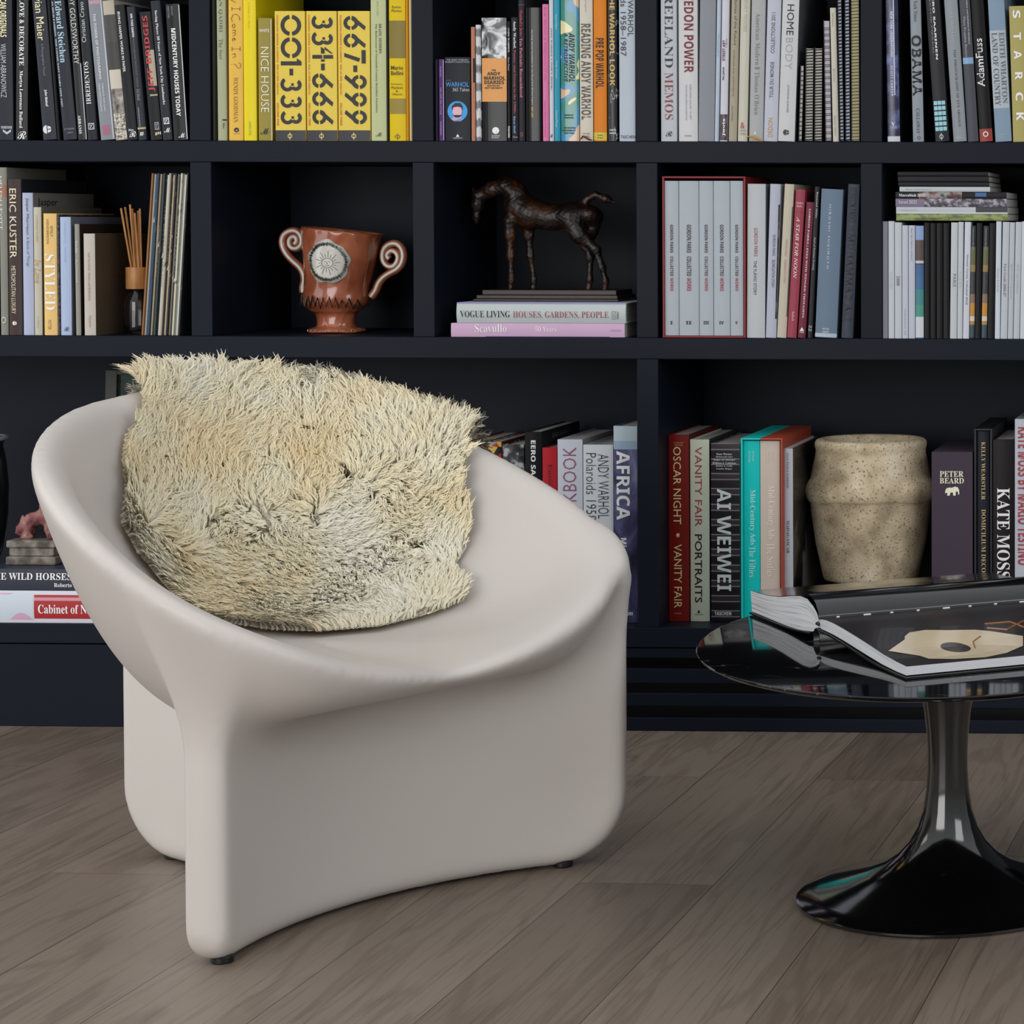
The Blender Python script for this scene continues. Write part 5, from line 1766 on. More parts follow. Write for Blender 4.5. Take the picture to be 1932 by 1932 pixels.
# --- middle shelf, last bay
SEA = [('#8098c6', 426, 453), ('#4a3a34', 453, 492), ('#b9bec4', 492, 497), ('#3a3f4a', 497, 500), ('#34588a', 500, 520), ('#2f6190', 520, 546), ('#2f7b7d', 546, 575), ('#3a8a7c', 575, 598), ('#c3c8cf', 598, 637)]
DUSK = [('#14181c', 427, 466), ('#5a5a3a', 466, 500), ('#8a7440', 500, 513), ('#2a2c30', 513, 555), ('#7d6450', 555, 572), ('#b9802c', 572, 597), ('#c9c3b4', 597, 606), ('#a87c3c', 606, 613), ('#23404a', 613, 637)]
ROW = [(1665.4, 1675.8, 418, '#7d7f86', 'grey booklet against the upright, leftmost on the last bay of the middle shelf', [], None),
       (1676.4, 1687.6, 417.5, '#c0c6ce', 'white booklet with faint grey title, second on the last bay of the middle shelf', [T('Florida 2009', 'l', '#a0a6ae', 513, 545, .3, .65)], None),
       (1688.2, 1701.6, 420, '#bcc2c7', 'white booklet with a four-digit year near its middle', [T('2008', 'r', '#4a4e54', 521, 539, .26, .72)], None),
       (1702.2, 1713.8, 425.5, '#bbbfca', 'white booklet with a tiny upward line of type near its foot', [T('2010   Ivan George Kleinman', 's', '#5a5e66', 583, 632, .40, .62, 'u')], None),
       (1714.4, 1726.8, 425.5, '#b9bdc9', 'white booklet with fine type near its top, left of the seaside photo one', [T('New Year’s Harbour and Paris II', 's', '#4a4e56', 431, 492, .4, .6)], None),
       (1727.6, 1743, 426, '#3a6a94', 'booklet with a seaside photo wrapped round its spine', [Pt(c, a, b, 0, 1, 'photo_strip') for c, a, b in SEA], None),
       (1743.6, 1754.6, 420.5, '#121215', 'first of four plain black booklets side by side', [], None), (1755.2, 1766.2, 421, '#131316', 'second of four plain black booklets side by side', [], None),
       (1766.8, 1779, 421, '#121214', 'third of four plain black booklets side by side', [], None), (1779.6, 1791.6, 421, '#141417', 'fourth of four plain black booklets side by side', [], None),
       (1792.2, 1805.2, 420, '#bcc1c5', 'white booklet with one thin city name in capitals', [T('PARIS', 'l', '#55595f', 517, 541, .34, .82)], 1794.6),
       (1805.8, 1815.8, 419, '#bdc2c8', 'white booklet with very faint title, right of the city one', [T('Florida 2010', 'l', '#a5abb2', 513, 543, .3, .66)], 1808.2),
       (1816.4, 1828.4, 419, '#c6cbd4', 'white booklet with plum bold serif title', [T('Wooster Varsity Volleyball 2016', 'R', '#5a3048', 480, 575, .36, .66)], 1820.4),
       (1829.2, 1838.4, 426, '#2a2c30', 'left one of two booklets with a dusk photo round the spine', [Pt(c, a, b, 0, 1, 'photo_strip') for c, a, b in DUSK] + [T('Turks & Caicos May 2011', 's', '#9fb6c2', 431, 472, .35, .62)], 1832.4),
       (1839, 1850.6, 421, '#121215', 'black booklet between the two dusk photo booklets', [], 1842.6),
       (1851.6, 1861.8, 426, '#2a2c30', 'right one of two booklets with a dusk photo round the spine', [Pt(c, a, b, 0, 1, 'photo_strip') for c, a, b in DUSK] + [T('Turks & Caicos May 2011', 's', '#9fb6c2', 431, 472, .35, .62)], 1856),
       (1862.6, 1875.4, 421, '#131315', 'black booklet right of the second dusk photo one', [], 1867),
       (1876, 1886.8, 418, '#c6cdd7', 'narrow white booklet right of the last black one', [T('Wooster 3rd Grade', 'l', '#6a7078', 506, 551, .3, .64)], 1879),
       (1887.4, 1900.4, 419, '#b9bec6', 'white booklet with a grey serif school-year title', [T('First Grade 2006-07', 'r', '#55595f', 498, 560, .30, .68)], 1892),
       (1901, 1911, 420, '#b6bbc4', 'light grey booklet, third from the right on the middle shelf', [T('2010 a year in pictures', 'l', '#7d828a', 498, 564, .3, .68)], 1905.4),
       (1911.6, 1923.4, 419, '#b8bdc6', 'light grey booklet, second from the right on the middle shelf', [T('2013 a year in pictures', 'l', '#888d96', 499, 554, .3, .68)], 1916.4),
       (1924, 1938, 418, '#c3c8d0', 'white booklet cut by the right edge of the picture on the middle shelf', [], 1928)]
for a, b, vt_, c, lb, its, xt in ROW:
    book(2, a, b, vt_, c, lb, its, xt=xt, yr=vt_ if xt else None, group=H4, rnd=.0008, D=.23, hard=(b - a) > 9.5)
zt = Z2T + (aty(1790, 417, .02)[2] - Z2T) + .0003
PH = 'books lying flat on the row of thin volumes'
for a, b, vt_, c, lb, its in [
    (1690.8, 1901.6, 403.5, ramp_mat('meadow_photo', [(.3, '#3a4a40'), (.45, '#6a7040'), (.55, '#8a9a4c'), (.7, '#7d8a6a')], 45, .4, stretch=(2, 1, 1)), 'flat book with a green meadow photo on its spine, lowest of the stack', []),
    (1690.6, 1901.4, 390.5, '#b9bdc5', 'flat white book with a dark right end, second in the stack', [Pt('#2a2c33', 1841, 1902, .0, 1, 'dark_panel'), T('Holiday 2013', 'l', '#9aa0a8', 1700, 1730, .35, .65), Pt('#d3d6da', 1690.6, 1901, 0, .22, 'white_edge')]),
    (1689.6, 1900, 375, '#7d7488', 'flat mauve book with a grainy photo, third in the stack', [Pt(ramp_mat('crowd_photo', [(.4, '#1c1a22'), (.5, '#5a5462'), (.62, '#a59cae')], 110), 1744, 1899, 0, 1, 'photo_panel'), T('Israel 2022', 'R', '#c9c2cf', 1696, 1730, .38, .80)]),
    (1689.4, 1899, 362, '#121318', 'flat black book with a white year title and colour photo patches', [Pt(ramp_mat('sport_photo', [(.38, '#17181c'), (.48, '#7a4034'), (.56, '#8d9290'), (.7, '#1c2030')], 70), 1734, 1815, 0, 1, 'photo_panel'),
     Pt('#2f5c94', 1840, 1861, .3, .9, 'blue_panel'), T('Maccabiah 2022', 'R', '#e4e5e6', 1696, 1746, .30, .72)]),
    (1697, 1868, 352.5, '#b9c0c3', 'flat narrow white book just under the black ones on the stack', [T('Bonnie’s Darling Impressions', 's', '#7d8488', 1709, 1758, .3, .6)]),
    (1694.6, 1866.4, 343.5, '#131318', 'lowest of three flat black books on top of the stack', []),
    (1693.8, 1865.6, 332.6, '#15151b', 'middle one of three flat black books on top of the stack', []),
        (1693, 1864.4, 323.8, '#111116', 'topmost of three flat black books on top of the stack', [])]:
    _, zt = flatbook(a, b, zt, vt_, c, lb, its, group=PH, y0=.006, D=.21, rnd=.0006, hard=False)

# --- bottom shelf, left bay
BK = 'books lying flat on the bottom shelf at the left'
_, zt = flatbook(-40, 330, Z3T, 1115.5, '#cfcfda', 'thick flat white book with a red title panel, bottom shelf left',
                 [Pt(ramp_mat('petal_print', [(.3, '#c9a0bc'), (.5, '#c3cdd8'), (.7, '#c9b6d6')], 9, const=True, detail=0), -50, 62, .10, .93, 'petal_panel'), Pt('#a31c24', 64, 300, .14, .88, 'red_panel'), Pt('#c98a94', 64, 300, .70, .80, 'painted_gloss'),  # pink strip is a gloss highlight painted on the red panel
                  T('Cabinet of Natural Curiosities', 'R', '#efe6e6', 72, 292, .30, .58)], y0=.002, D=.29, rnd=.003, group=BK)
_, zt = flatbook(-36, 300, zt, 1074, '#383b47', 'flat slate book with white capitals lying on the white and red one',
                 [T('THE WILD HORSES OF SABLE ISLAND', 'R', '#e4e5e6', -22, 290, .50, .82), T('Roberto Dutesco', 'R', '#e4e5e6', 102, 172, .17, .36)], y0=.004, D=.30, rnd=.002, group=BK)

STONE = ramp_mat('weathered_stone', [(.3, '#3a3632'), (.5, '#5e5850'), (.66, '#8a8378')], 40, .8, detail=7)
PINK = ramp_mat('pink_stone', [(.32, '#4a2a2c'), (.48, '#7a4448'), (.6, '#8d6058'), (.75, '#a08a78')], 34, .7, detail=7)
lx = xat(76, zt, .09)
ln = thing('lion_statuette', 'small pinkish stone lion crouching on a stepped grey base', 'statuette', (lx, .09, zt + .0003))
LK = (xat(120, zt, .09) - xat(30, zt, .09)) / 90.0


def build_lion():
    def q(u, v, d=0.0):
        return ((u - 76) * LK, d, (1066 - v) * LK)
    for (a, b, v0, v1) in ((28, 122, 1066, 1050), (33, 117, 1050, 1034), (29, 121, 1034, 1020)):
        MB().box((a - 76) * LK, (b - 76) * LK, -.036 * (b - a) / 90, .036 * (b - a) / 90, (1066 - v0) * LK, (1066 - v1) * LK - .0002).build('base_tier', STONE, ln, bevel=.003)
    s = []

    def C(a, b, ra, rb):
        s.append((a, b, ra, rb))
    C(q(62, 985), q(92, 978), .0125, .0165)
    C(q(48, 1000), q(62, 985), .0135, .013)
    C(q(41, 1003), q(47, 1010), .010, .008)
    C(q(36, 1008), q(40, 1011), .0055, .0055)
    C(q(46, 986, -.006), q(47, 978, -.007), .004, .002)
    C(q(92, 980), q(104, 1000), .0165, .0125)
    C(q(98, 1000, -.011), q(102, 1016, -.012), .009, .0065)
    C(q(98, 1000, .011), q(103, 1016, .012), .009, .0065)
    C(q(58, 1002, -.010), q(56, 1016, -.011), .007, .006)
    C(q(58, 1002, .010), q(56, 1016, .011), .007, .006)
    C(q(50, 1017, -.011), q(64, 1018, -.011), .0055, .005)
    for k in range(7):
        C(q(84 + .2 * k, 966 - 7 * k), q(85, 963 - 7 * k), .0085 - .0008 * k, .0080 - .0008 * k)
    a = np.array([x[0] for x in s] + [x[1] for x in s])
    lo, hi = a.min(0) - .02, a.max(0) + .02
    h = .0018
    X, Y, Z = grid(lo, hi, h)
    D = capsules(X, Y, Z, s, .005) + .0011 * np.sin(X * 420) * np.sin(Z * 390 + 1) * np.sin(Y * 400) + .0006 * np.sin(X * 900 + Z * 800)
    f = (1066 - 1020) * LK
    D = np.maximum(D, f - Z)
    V, F = surface_nets(D, lo, h)
    np_mesh('lion', V, F, PINK, ln)


build_lion()

dv = thing('dark_vase', 'black vase cut by the left edge of the picture on the bottom shelf', 'vase', (xat(-44, zt, .12), .12, zt + .0003))
MB().lathe([(0, 0), (.040, 0), (.048, .02), (.058, .09), (.060, .15), (.056, .20), (.050, .232), (.056, .245), (.052, .247), (.046, .234), (.05, .19), (.05, .1), (.03, .02), (0, .015)], 48).build('body', mat('#0c0c0e', .25, 'black_glaze_vase', gain=1), dv, smooth=True)
MB().lathe([(.0565, .241), (.060, .244), (.0605, .248), (.056, .250), (.0515, .247)], 48).build('rim', mat('#8a8d92', .3, 'painted_rim_highlight'), dv, smooth=True)  # pale grey of the rim is a painted highlight

pf = thing('picture_frame', 'dark framed glass picture leaning at the back of the bottom shelf, behind the sheepskin', 'picture', (xat(196, Z3T, .33),   .315, Z3T + .002), (math.radians(-4), 0, 0))
fw, fh = .30, .475
fm = mat('#1a1714', .35, 'dark_frame_wood', gain=1)
for nm, b in (('frame_bar', (0, .024, 0, .02, 0, fh)), ('frame_bar', (fw - .024, fw, 0, .02, 0, fh)), ('frame_bar', (.024, fw - .024, 0, .02, 0, .024)), ('frame_bar', (.024, fw - .024, 0, .02, fh - .01, fh))):
    MB().box(*b).build(nm, fm, pf, bevel=.001)
MB().box(.024, fw - .024, .010, .013, .024, fh - .010).build('picture_sheet', ramp_mat('painted_foliage_reflection', [(.35, '#0a0f10'), (.5, '#16302a'), (.6, '#2c4a34'), (.72, '#8aa6ac')], 22, .08, detail=5, coat=.8), pf)  # greenery mirrored in the glass, painted onto the sheet

# --- bottom shelf, books behind the chair
BM = 'books on the bottom shelf behind the chair'
book(3, 880, 920, 833, '#6d1218', 'dark red book, leftmost of the books seen above the chair arm', [Pt(ramp_mat('mosaic_print', [(0, '#141416'), (.3, '#a82028'), (.5, '#c9a53c'), (.6, '#7d8a94')], 70, kind='voronoi', const=True), 834, 900, 0, 1, 'mosaic_panel')], y0=.10, D=.24, group=BM)
book(3, 921, 948, 834, ramp_mat('mosaic_print', [(0, '#141416'), (.3, '#a82028'), (.5, '#c9a53c'), (.6, '#7d8a94')], 70, kind='voronoi', const=True), 'book with a colourful speckled spine seen above the chair arm', [], y0=.06, group=BM, side='#541014')
book(3, 949, 990.4, 839, ramp_mat('ink_print', [(.42, '#0f1012'), (.52, '#3a3c40'), (.6, '#a5a8ac')], 60, detail=5), 'thick black and grey patterned book left of the black one with white capitals', [], y0=.06, group=BM)
_b = book(3, 991.6, 1023.4, 815, '#121316', 'tall black book with white capitals seen above the chair arm', [T('EERO SAARINEN', 'B', WHITE, 831, 960, .38, .66)], y0=.055, D=.27, group=BM, side='#15161a')
side_text(_b, 'EERO SAARINEN', 'b', '#5a5c60', 824, 833, .075, .20)
book(3, 1024.4, 1052, 845, '#b0222c', 'bright red book with dark serif lettering seen above the chair arm', [T('Europa', 'r', '#3a0c10', 876, 930, .34, .68)], y0=.055, group=BM)
book(3, 1053, 1100.6, 829.5, '#c6cad6', 'thick pale lilac book with thin mauve upward capitals', [T('LOOKBOOK', 'l', '#8a4a68', 844, 1010, .22, .76, 'u')], y0=.053, D=.27, group=BM, side='#8a8886')
book(3, 1101.2, 1158, 839.5, '#cdd2d8', 'wide white book with two lines of thin black type, left of the desert photo book',
     [T('ANDY WARHOL', 'l', '#17181b', 857, 978, .50, .86), T('Polaroids 1958–1987', 'l', '#17181b', 855, 1035, .10, .44), Pt('#9aa0a8', 840, 1170, .955, .965, 'cover_joint')], y0=.053, group=BM)
book(3, 1158.8, 1203.4, 803.5, ramp_mat('dune_photo', [(.34, '#23243a'), (.48, '#4a4a72'), (.58, '#6d6d96'), (.72, '#9aa0bc')], 11, .28, stretch=(1.5, 1, .8), detail=5, dist=1.0), 'tall book with a bluish dune photo and white capitals beside the bookcase upright',
     [Pt('#b3c3cc', 804, 832, 0, 1, 'pale_sky'), Pt('#93aac0', 832, 848, 0, 1, 'pale_sky'), T('AFRICA', 'B', WHITE, 851, 981, .12, .70), T('Michael Poliza', 'B', WHITE, 1015, 1120, .30, .56), T('teNeues', 'B', WHITE, 1153, 1161, .2, .8, 'h')],
     y0=.053, group=BM, coat=.4)

# --- bottom shelf, right bay
BR = 'books on the bottom shelf right of the upright'
book(3, 1262, 1301, 820.5, '#741814', 'tall brick red book with cream capitals beside the bookcase upright',
     [T('GIORGIO', 's', '#b98a5c', 834, 837, .28, .74, 'h'), T('ARMANI', 's', '#b98a5c', 838.5, 841.5, .30, .70, 'h'), T('OSCAR NIGHT', 's', '#dcc98e', 843, 989, .24, .62), Mk('elephant', '#dcc98e', 1005, 1014, .38, .54), T('VANITY FAIR', 's', '#dcc98e', 1027, 1147, .26, .64),
      T('KNOPF', 's', '#b98a5c', 1156, 1159, .28, .62, 'h')], y0=.075, D=.26, group=BR, side='#5a1210', coat=.5)
book(3, 1302.6, 1339.4, 829.5, '#cbcdba', 'cream book with red then black wide capitals, second in the right bay',
     [T('VANITY FAIR', 's', '#9c3038', 843, 993, .26, .62), T('PORTRAITS', 'S', '#17181a', 1008, 1137, .24, .62), Mk('tri', BLACK, 1150, 1156, .36, .52), T('ABRAMS', 's', '#55584e', 1158, 1160.5, .22, .66, 'h')], y0=.075, D=.27, group=BR, side='#2a2c2a')
book(3, 1341.8, 1396.6, 837, ramp_mat('woven_print', [(.30, '#1c171c'), (.5, '#352c33'), (.60, '#5e5058'), (.68, '#b9adb0'), (.78, '#3a3038')], 26, .3, 'wave', stretch=(.05, 1, .40), dist=1.2, detail=3), 'thick dark striped book with huge white block capitals',
     [T('AI WEIWEI', 'b', WHITE, 922, 1115, .22, .70), T('Hans Werner', 'R', WHITE, 855, 858.5, .20, .74, 'h'), T('Holzwarth (ed.)', 'R', WHITE, 860.5, 864, .18, .76, 'h'), T('Roger M. Buergel', 'R', WHITE, 866, 869.5, .10, .84, 'h'), T('William A. Callahan', 'R', WHITE, 872, 875.5, .06, .88, 'h'),
      T('James J. Lally', 'R', WHITE, 877.5, 881, .18, .76, 'h'), T('Carlos Rojas', 'R', WHITE, 883, 886.5, .20, .74, 'h'), T('TASCHEN', 'B', WHITE, 1154, 1161, .12, .70, 'h')], y0=.075, D=.27, group=BR, rnd=.0012, side='#6d7070', coat=.4)
TEAL, SALM = mat('#10c2be', .42, 'teal_board'), mat('#a8452f', .42, 'brick_board')
_r, _x, _w, _h, _z = slipcase(3, 1398.4, 1477, 827, 'teal and brick red slipcase holding two volumes, pulled to the shelf front', TEAL, .0036, y0=-.022, D=.30, m2=SALM, split=.47)
inner_book(1403.6, 1434.2, 832, 1187, '#12c6c2', 'teal volume with pale serif title inside the two-colour slipcase', [T('Jim Heimann', 'R', '#8fd6d2', 851, 870, .54, .70), T('Steven Heller', 'R', '#8fd6d2', 851, 874, .32, .46), T('Mid-Century Ads', 'R', '#a9e0dc', 924, 1028, .34, .74),
           T('The Fifties', 'r', '#a9e0dc', 1031, 1089, .34, .74)], -.016, _z + .004, .28, 'volumes in the two-colour slipcase')
inner_book(1434.8, 1472, 832, 1187, '#cdbfb2', 'blush coloured volume with faint serif title inside the two-colour slipcase', [T('Jim Heimann', 'R', '#dcc6ba', 851, 870, .54, .70), T('Steven Heller', 'R', '#dcc6ba', 851, 874, .32, .46), T('Mid-Century Ads', 'R', '#e4d8d0', 916, 1018, .34, .74),
           T('The Sixties', 'r', '#e4d8d0', 1024, 1088, .34, .74)], -.016, _z + .004, .28, 'volumes in the two-colour slipcase')
book(3, 1479.5, 1497, 847, '#bcbec8', 'narrow white book with grey capitals and a dark photo cover, left of the stone pot', [T('GIAN PAOLO BARBIERI', 'r', '#55575e', 855, 921, .30, .56), T('MADAGASCAR', 'r', '#33353a', 982, 1044, .30, .62)], y0=-.006, D=.30, group=BR,
     side=ramp_mat('shadow_photo', [(.44, '#0c0c0e'), (.52, '#17181a'), (.6, '#6d6c68')], 7, .25, detail=2, dist=.6, coat=.4))
book(3, 1757.8, 1835.4, 853, '#463c48', 'very thick plum cloth box with cream serif letters and a small cream elephant', [T('PETER', 'R', '#e9e2c8', 889, 899.5, .20, .78, 'h'), T('BEARD', 'R', '#e9e2c8', 901.5, 912, .20, .79, 'h'), Mk('elephant', '#e9e2c8', 917, 935, .32, .68)], y0=.05, D=.27, group=BR, rough=.8,
     rnd=.0005, closed=True)
_r, _x, _w, _h, _z = slipcase(3, 1838, 1872, 809, 'navy slipcase right of the thick plum box', mat('#15171f', .5, 'navy_board', gain=1), .0042, y0=.05, D=.28)
inner_book(1843, 1867.4, 813.5, 1180, '#171a24', 'navy volume with gold serif capitals inside the navy slipcase', [T('KELLY WEARSTLER', 'r', '#cbb27c', 834, 943, .36, .66), T('DOMICILIUM DECORATUS', 'r', '#cbb27c', 961, 1120, .36, .70)], .056, _z + .0045, .26, None)
book(3, 1873, 1913.6, 829.5, '#191418', 'black book with large white serif capitals near the right edge of the bottom shelf', [T('KATE MOSS', 'R', WHITE, 921, 1092, .20, .80)], y0=.05, D=.26, group=BR)
book(3, 1914.4, 1962, 791, '#b6bac4', 'tall silver book with dark red capitals at the right edge of the bottom shelf', [T('KATE MOSS BY MARIO TESTINO', 'B', '#96323c', 806, 1066, .12, .58)], y0=.05, D=.30, group=BR, rough=.28)

# stone pot
PY = .165
px_ = xat(1643.5, Z3T, PY)
PK = (xat(1757, Z3T, PY) - xat(1527, Z3T, PY)) / 230.0


def pot_mat():
    m, nt, b = newmat('speckled_stone')
    N, L = nt.nodes, nt.links
    tc = N.new('ShaderNodeTexCoord')

    def noise(s, d):
        n = N.new('ShaderNodeTexNoise')
        n.inputs['Scale'].default_value, n.inputs['Detail'].default_value = s, d
        L.new(tc.outputs['Object'], n.inputs['Vector'])
        return n
    n1 = noise(16, 6)
    r = N.new('ShaderNodeValToRGB')
    e = r.color_ramp.elements
    e.new(.5)
    for k, (p, h) in enumerate(((.34, '#97886e'), (.5, '#bfae90'), (.68, '#d3c7ae'))):
        e[k].position = p
        e[k].color = (*[x * 1.22 for x in lin(h)], 1)
    L.new(n1.outputs['Fac'], r.inputs[0])
    n2 = noise(230, 4)
    mr = N.new('ShaderNodeMapRange')
    mr.inputs[1].default_value, mr.inputs[2].default_value = .57, .66
    mr.inputs[4].default_value = .75
    L.new(n2.outputs['Fac'], mr.inputs[0])
    mx = N.new('ShaderNodeMix')
    mx.data_type = 'RGBA'
    L.new(mr.outputs[0], mx.inputs[0])
    L.new(r.outputs[0], mx.inputs[6])
    mx.inputs[7].default_value = (.10, .075, .05, 1)
    L.new(mx.outputs[2], b.inputs['Base Color'])
    b.inputs['Roughness'].default_value = .8
    bp = N.new('ShaderNodeBump')
    bp.inputs['Strength'].default_value, bp.inputs['Distance'].default_value = .4, .003
    L.new(n2.outputs['Fac'], bp.inputs['Height'])
    L.new(bp.outputs[0], b.inputs['Normal'])
    return m


pot = thing('stone_pot', 'rounded speckled beige stone pot with small side lugs between the books', 'pot', (px_, PY, Z3T + .0003))


def build_pot():
    h = .0032
    R = lambda v: v * PK
    # heights in photo pixels above the shelf (bottom about 1166)
    z0 = 1166
    pts = [(0, 66), (10, 71), (70, 88), (140, 103), (200, 111.5), (232, 114), (262, 112), (300, 104), (325, 99.5), (338, 97)]
    zz = np.array([p[0] for p in pts]) * PK
    rr = np.array([p[1] for p in pts]) * PK
    top = 334 * PK
    lo, hi = (-R(128), -R(128), -.004), (R(128), R(128), top + .02)
    X, Y, Z = grid(lo, hi, h)
    rho = np.hypot(X, Y)
    body = (rho - np.interp(Z, zz, rr)) * .93
    lip = np.hypot(rho - R(93), (Z - (top - R(10))) * 1.0) - R(11)
    body = smin(body, lip, .008)
    band = np.maximum(np.abs(Z - R(240)) - R(15), (rho - np.interp(Z, zz, rr) - R(1.8)))
    body = smin(body, band, .006)
    for sx in (-1, 1):
        a = math.radians(-26 if sx > 0 else 217)
        u_, t_ = X * math.cos(a) + Y * math.sin(a) - R(111), -X * math.sin(a) + Y * math.cos(a)
        lug = (np.sqrt((u_ / .55) ** 2 + (t_ / 2.6) ** 2 + (Z - R(238)) ** 2) - R(18)) * .6
        body = smin(body, lug, .012)
    body = smax(body, -(rho - R(83)) * 1.0 if False else -np.maximum(rho - R(84), R(30) - Z), .008)
    body = np.maximum(body, -Z)
    body = smax(body, Z - top, .006)
    V, F = surface_nets(body, lo, h)
    np_mesh('pot_body', V, F, pot_mat(), pot)


build_pot()

# --- open picture book on the table
SP = np.array([math.cos(math.radians(31)), math.sin(math.radians(31))])      # along the spine
WD = np.array([-SP[1], SP[0]])                                              # across, towards the bookcase
g0 = atz(1545, 1212, TH_)[:2]
ob = thing('open_book', 'large open picture book with black pages lying on the coffee table', 'book', (g0[0], g0[1], TH_ + .0004), (0, 0, math.radians(31)))
# local frame: x along the spine, y across (positive = far half)
LEN = .42
near_top = [(-.335, .0165), (-.30, .0175), (-.25, .0205), (-.20, .0255), (-.15, .0300), (-.10, .0340), (-.06, .0362), (-.03, .0366), (-.012, .0355), (-.002, .0335)]
near_bot = [(-.335, .0045), (-.30, .0045), (-.25, .006), (-.20, .0095), (-.15, .0135), (-.10, .0175), (-.06, .0200), (-.03, .0208), (-.014, .0212), (-.002, .0225)]
far_top = [(.002, .0335), (.010, .042), (.025, .050), (.05, .0575), (.08, .058), (.12, .0525), (.17, .0445), (.22, .0395), (.27, .0370), (.305, .0365)]
far_bot = [(.002, .0185), (.012, .0150), (.03, .0115), (.06, .0085), (.09, .0062), (.13, .0048), (.18, .0042), (.22, .0042), (.27, .0042), (.298, .0042)]


def page_edge_mat():
    m, nt, b = newmat('page_edges')
    N, L = nt.nodes, nt.links
    uv = N.new('ShaderNodeUVMap')
    mp = N.new('ShaderNodeMapping')
    mp.inputs['Scale'].default_value = (1.6, 38, 1)
    nz = N.new('ShaderNodeTexNoise')
    nz.inputs['Scale'].default_value = 1
    nz.inputs['Detail'].default_value = 3
    L.new(uv.outputs[0], mp.inputs['Vector'])
    L.new(mp.outputs[0], nz.inputs['Vector'])
    r = N.new('ShaderNodeValToRGB')
    e = r.color_ramp.elements
    e.new(.5)
    e[0].position, e[0].color = .33, (.24, .24, .26, 1)
    e[1].position, e[1].color = .47, (.62, .63, .66, 1)
    e[2].position, e[2].color = .7, (.76, .77, .80, 1)
    L.new(nz.outputs['Fac'], r.inputs[0])
    L.new(r.outputs[0], b.inputs['Base Color'])
    b.inputs['Roughness'].default_value = .8
    return m


PEM = page_edge_mat()


def page_block(top, bot, name):
    n, k = len(top), 5
    V, F, UV = [], [], []
    for x in (0, LEN):
        for i in range(n):
            for j in range(k):
                t = j / (k - 1)
                V.append((x, bot[i][0] + (top[i][0] - bot[i][0]) * t, bot[i][1] + (top[i][1] - bot[i][1]) * t))
                UV.append((i / (n - 1), t))
    o = n * k
    for i in range(n - 1):
        for j in range(k - 1):
            a = i * k + j
            F.append((a, a + 1, a + k + 1, a + k))
            F.append((o + a, o + a + k, o + a + k + 1, o + a + 1))
        F.append((i * k, (i + 1) * k, o + (i + 1) * k, o + i * k))
        F.append((i * k + k - 1, o + i * k + k - 1, o + (i + 1) * k + k - 1, (i + 1) * k + k - 1))
    for j in range(k - 1):
        F.append((j, o + j, o + j + 1, j + 1))
        a = (n - 1) * k + j
        F.append((a, a + 1, o + a + 1, o + a))
    ob_ = MB().add(V, F).build(name, PEM, ob)
    u = ob_.data.uv_layers.new(name='UVMap')
    for lp in ob_.data.loops:
        u.data[lp.index].uv = UV[lp.vertex_index]
    return ob_


page_block(near_top, near_bot, 'page_block')
page_block(far_top, far_bot, 'page_block')


def sheet(pts, x0, x1, lift, name, m, n=1, th=.0003):
    """a thin printed page following the page block"""
    P = [(y, z + lift) for y, z in pts]
    k = len(P)
    V = [(x0, y, z) for y, z in P] + [(x1, y, z) for y, z in P] + [(x0, y, z - th) for y, z in P] + [(x1, y, z - th) for y, z in P]
    F = []
    for i in range(k - 1):
        F += [(i, k + i, k + i + 1, i + 1), (2 * k + i, 2 * k + i + 1, 3 * k + i + 1, 3 * k + i), (i, i + 1, 2 * k + i + 1, 2 * k + i), (k + i, 3 * k + i, 3 * k + i + 1, k + i + 1)]
    F += [(0, 2 * k, 3 * k, k), (k - 1, 2 * k - 1, 4 * k - 1, 3 * k - 1)]
    return MB().add(V, F).build(name, m, ob, auto=30)


BLKP = ramp_mat('dark_page', [(.35, '#0d0a0b'), (.6, '#1c1416'), (.75, '#36201b')], 9, .3, detail=5, gain=1, coat=.12)
sheet(near_top, .0005, LEN - .0005, .0009, 'printed_page', BLKP)
sheet(far_top, .0005, LEN - .0005, .0009, 'printed_page', mat('#0a0a0b', .14, 'black_page', gain=1, coat=.6))
# a loose leaf lifting beside the gutter
loose = [(.002, .031), (.008, .044), (.020, .056), (.04, .0635), (.062, .0645), (.085, .0605)]
sheet(loose, .002, LEN - .002, .0006, 'loose_leaf', mat('#0a0a0b', .14, 'black_page', gain=1, coat=.6))
# cover boards and hollow spine
CV = mat('#0c0c0d', .3, 'black_cover', gain=1)
cov = [(-.345, .0002), (-.30, .0002), (-.25, .0012), (-.20, .0040), (-.15, .0085), (-.10, .0128), (-.06, .0155), (-.025, .0165), (-.012, .0170)]
sheet([(y, z + .0030) for y, z in cov], -.004, LEN + .004, 0, 'cover_board', CV, th=.0028)
cov2 = [(.030, .0072), (.06, .0052), (.09, .0030), (.13, .0012), (.20, .0002), (.30, .0002)]
sheet([(y, z + .0030) for y, z in cov2], -.004, LEN + .004, 0, 'cover_board', CV, th=.0026)
arc = [(-.0130, .0012), (-.0145, .008), (-.0125, .015), (-.007, .020), (0, .0215), (.007, .0195), (.012, .014), (.0135, .007), (.0125, .0012)]
MB().add([(x, y, z) for x in (-.004, LEN + .004) for y, z in arc] + [(x, y * .86, z * .90) for x in (-.004, LEN + .004) for y, z in arc],
         [(i, i + 1, 9 + i + 1, 9 + i) for i in range(8)] + [(18 + i, 27 + i, 27 + i + 1, 18 + i + 1) for i in range(8)] + [(i, 18 + i, 18 + i + 1, i + 1) for i in range(8)] +
         [(9 + i, 9 + i + 1, 27 + i + 1, 27 + i) for i in range(8)]).build('spine_cover', CV, ob, smooth=True)
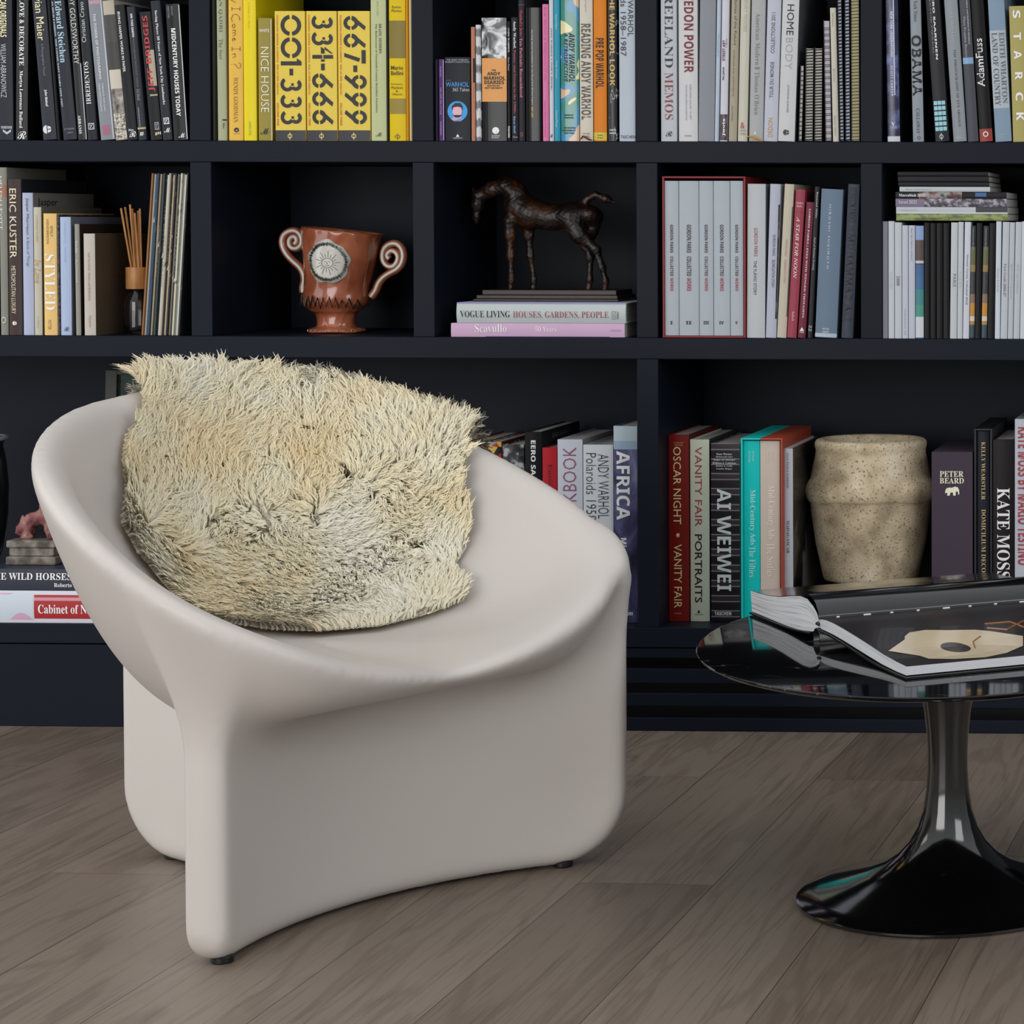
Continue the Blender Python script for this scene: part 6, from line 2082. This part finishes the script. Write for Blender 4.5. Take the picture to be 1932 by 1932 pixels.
sheet([(-.006, .0352), (-.002, .0340), (0, .0334), (.002, .0340), (.005, .0372)], .0004, LEN - .0004, .0006, 'gutter', mat('#0a0a0b', .3, 'black_gutter', gain=1))
# headband and binding thread seen in the gutter
MB().tube([(-.001, -.005, .027), (-.002, 0, .0285), (-.001, .005, .027)], .0026, 8).build('headband', mat('#17181a', .4, 'headband_cloth', gain=1), ob, smooth=True)
for k in range(9):
    x = .028 + .043 * k
    MB().tube([(x, -.0006, .0352), (x + (.011 if k % 3 == 1 else .004), -.0006, .0354)], .0016, 6).build('binding_stitch', mat('#d9dadb', .6, 'white_thread'), ob)


def on_near(x, t):
    ys = [p[0] for p in near_top][::-1]
    zs = [p[1] for p in near_top][::-1]
    y = -.335 * t
    return (x, y, float(np.interp(-y, [-v for v in ys], zs)) + .0014)


def picture(pts, name, m, lift=0.0):
    """flat printed shape on the near page, given as (along the spine, 0 gutter .. 1 fore edge)"""
    n = len(pts)
    mx, mt = np.mean([q[0] for q in pts]), np.mean([q[1] for q in pts])
    V = [on_near(mx, mt)]
    for r in (.25, .5, .75, 1):
        V += [on_near(mx + (x - mx) * r, mt + (t - mt) * r) for x, t in pts]
    F = [(0, 1 + i, 1 + (i + 1) % n) for i in range(n)]
    F += [(1 + k * n + i, 1 + (k + 1) * n + i, 1 + (k + 1) * n + (i + 1) % n, 1 + k * n + (i + 1) % n) for k in range(3) for i in range(n)]
    MB().add(V, F).build(name, m, ob).location.z = lift


def px_page(u, v):
    p = atz(u, v, TH_ + .033)
    d = np.array([p[0] - g0[0], p[1] - g0[1]])
    return (min(LEN - .004, float(d @ SP)), min(.98, max(.02, float(-(d @ WD)) / .335)))


CREAMP = mat('#d6c3a4', .2, 'cream_print', coat=.5)
picture([px_page(u, v) for u, v in [(1676, 1215), (1707, 1200), (1707, 1196), (1716, 1191), (1745, 1187), (1790, 1186), (1840, 1184), (1870, 1185), (1930, 1189), (1930, 1202), (1899, 1213), (1860, 1221), (1800, 1224), (1752, 1224), (1735, 1220)]], 'body_photo', CREAMP)
picture([px_page(1803 + 28 * math.cos(t) - 5 * math.sin(t), 1207.5 - 6 * math.sin(t)) for t in np.linspace(0, 6.283, 25)[:-1]], 'sound_hole', mat('#2a1f18', .2, 'dark_print', coat=.5), .0008)
_tan = mat('#9a6a3c', .2, 'tan_print', coat=.5)
for (a, b, c_) in (((1858, 1176), (1905, 1172), (1931, 1178)), ((1862, 1181), (1900, 1182), (1931, 1170)), ((1840, 1208), (1836, 1199), (1850, 1192))):
    MB().tube([on_near(*px_page(*q_)) for q_ in (a, b, c_)], .0012, 5).build('printed_strand', _tan, ob)

bpy.data.objects.remove(_to)
bpy.data.curves.remove(_tc)
bpy.data.batch_remove(_tm)
bpy.context.view_layer.update()
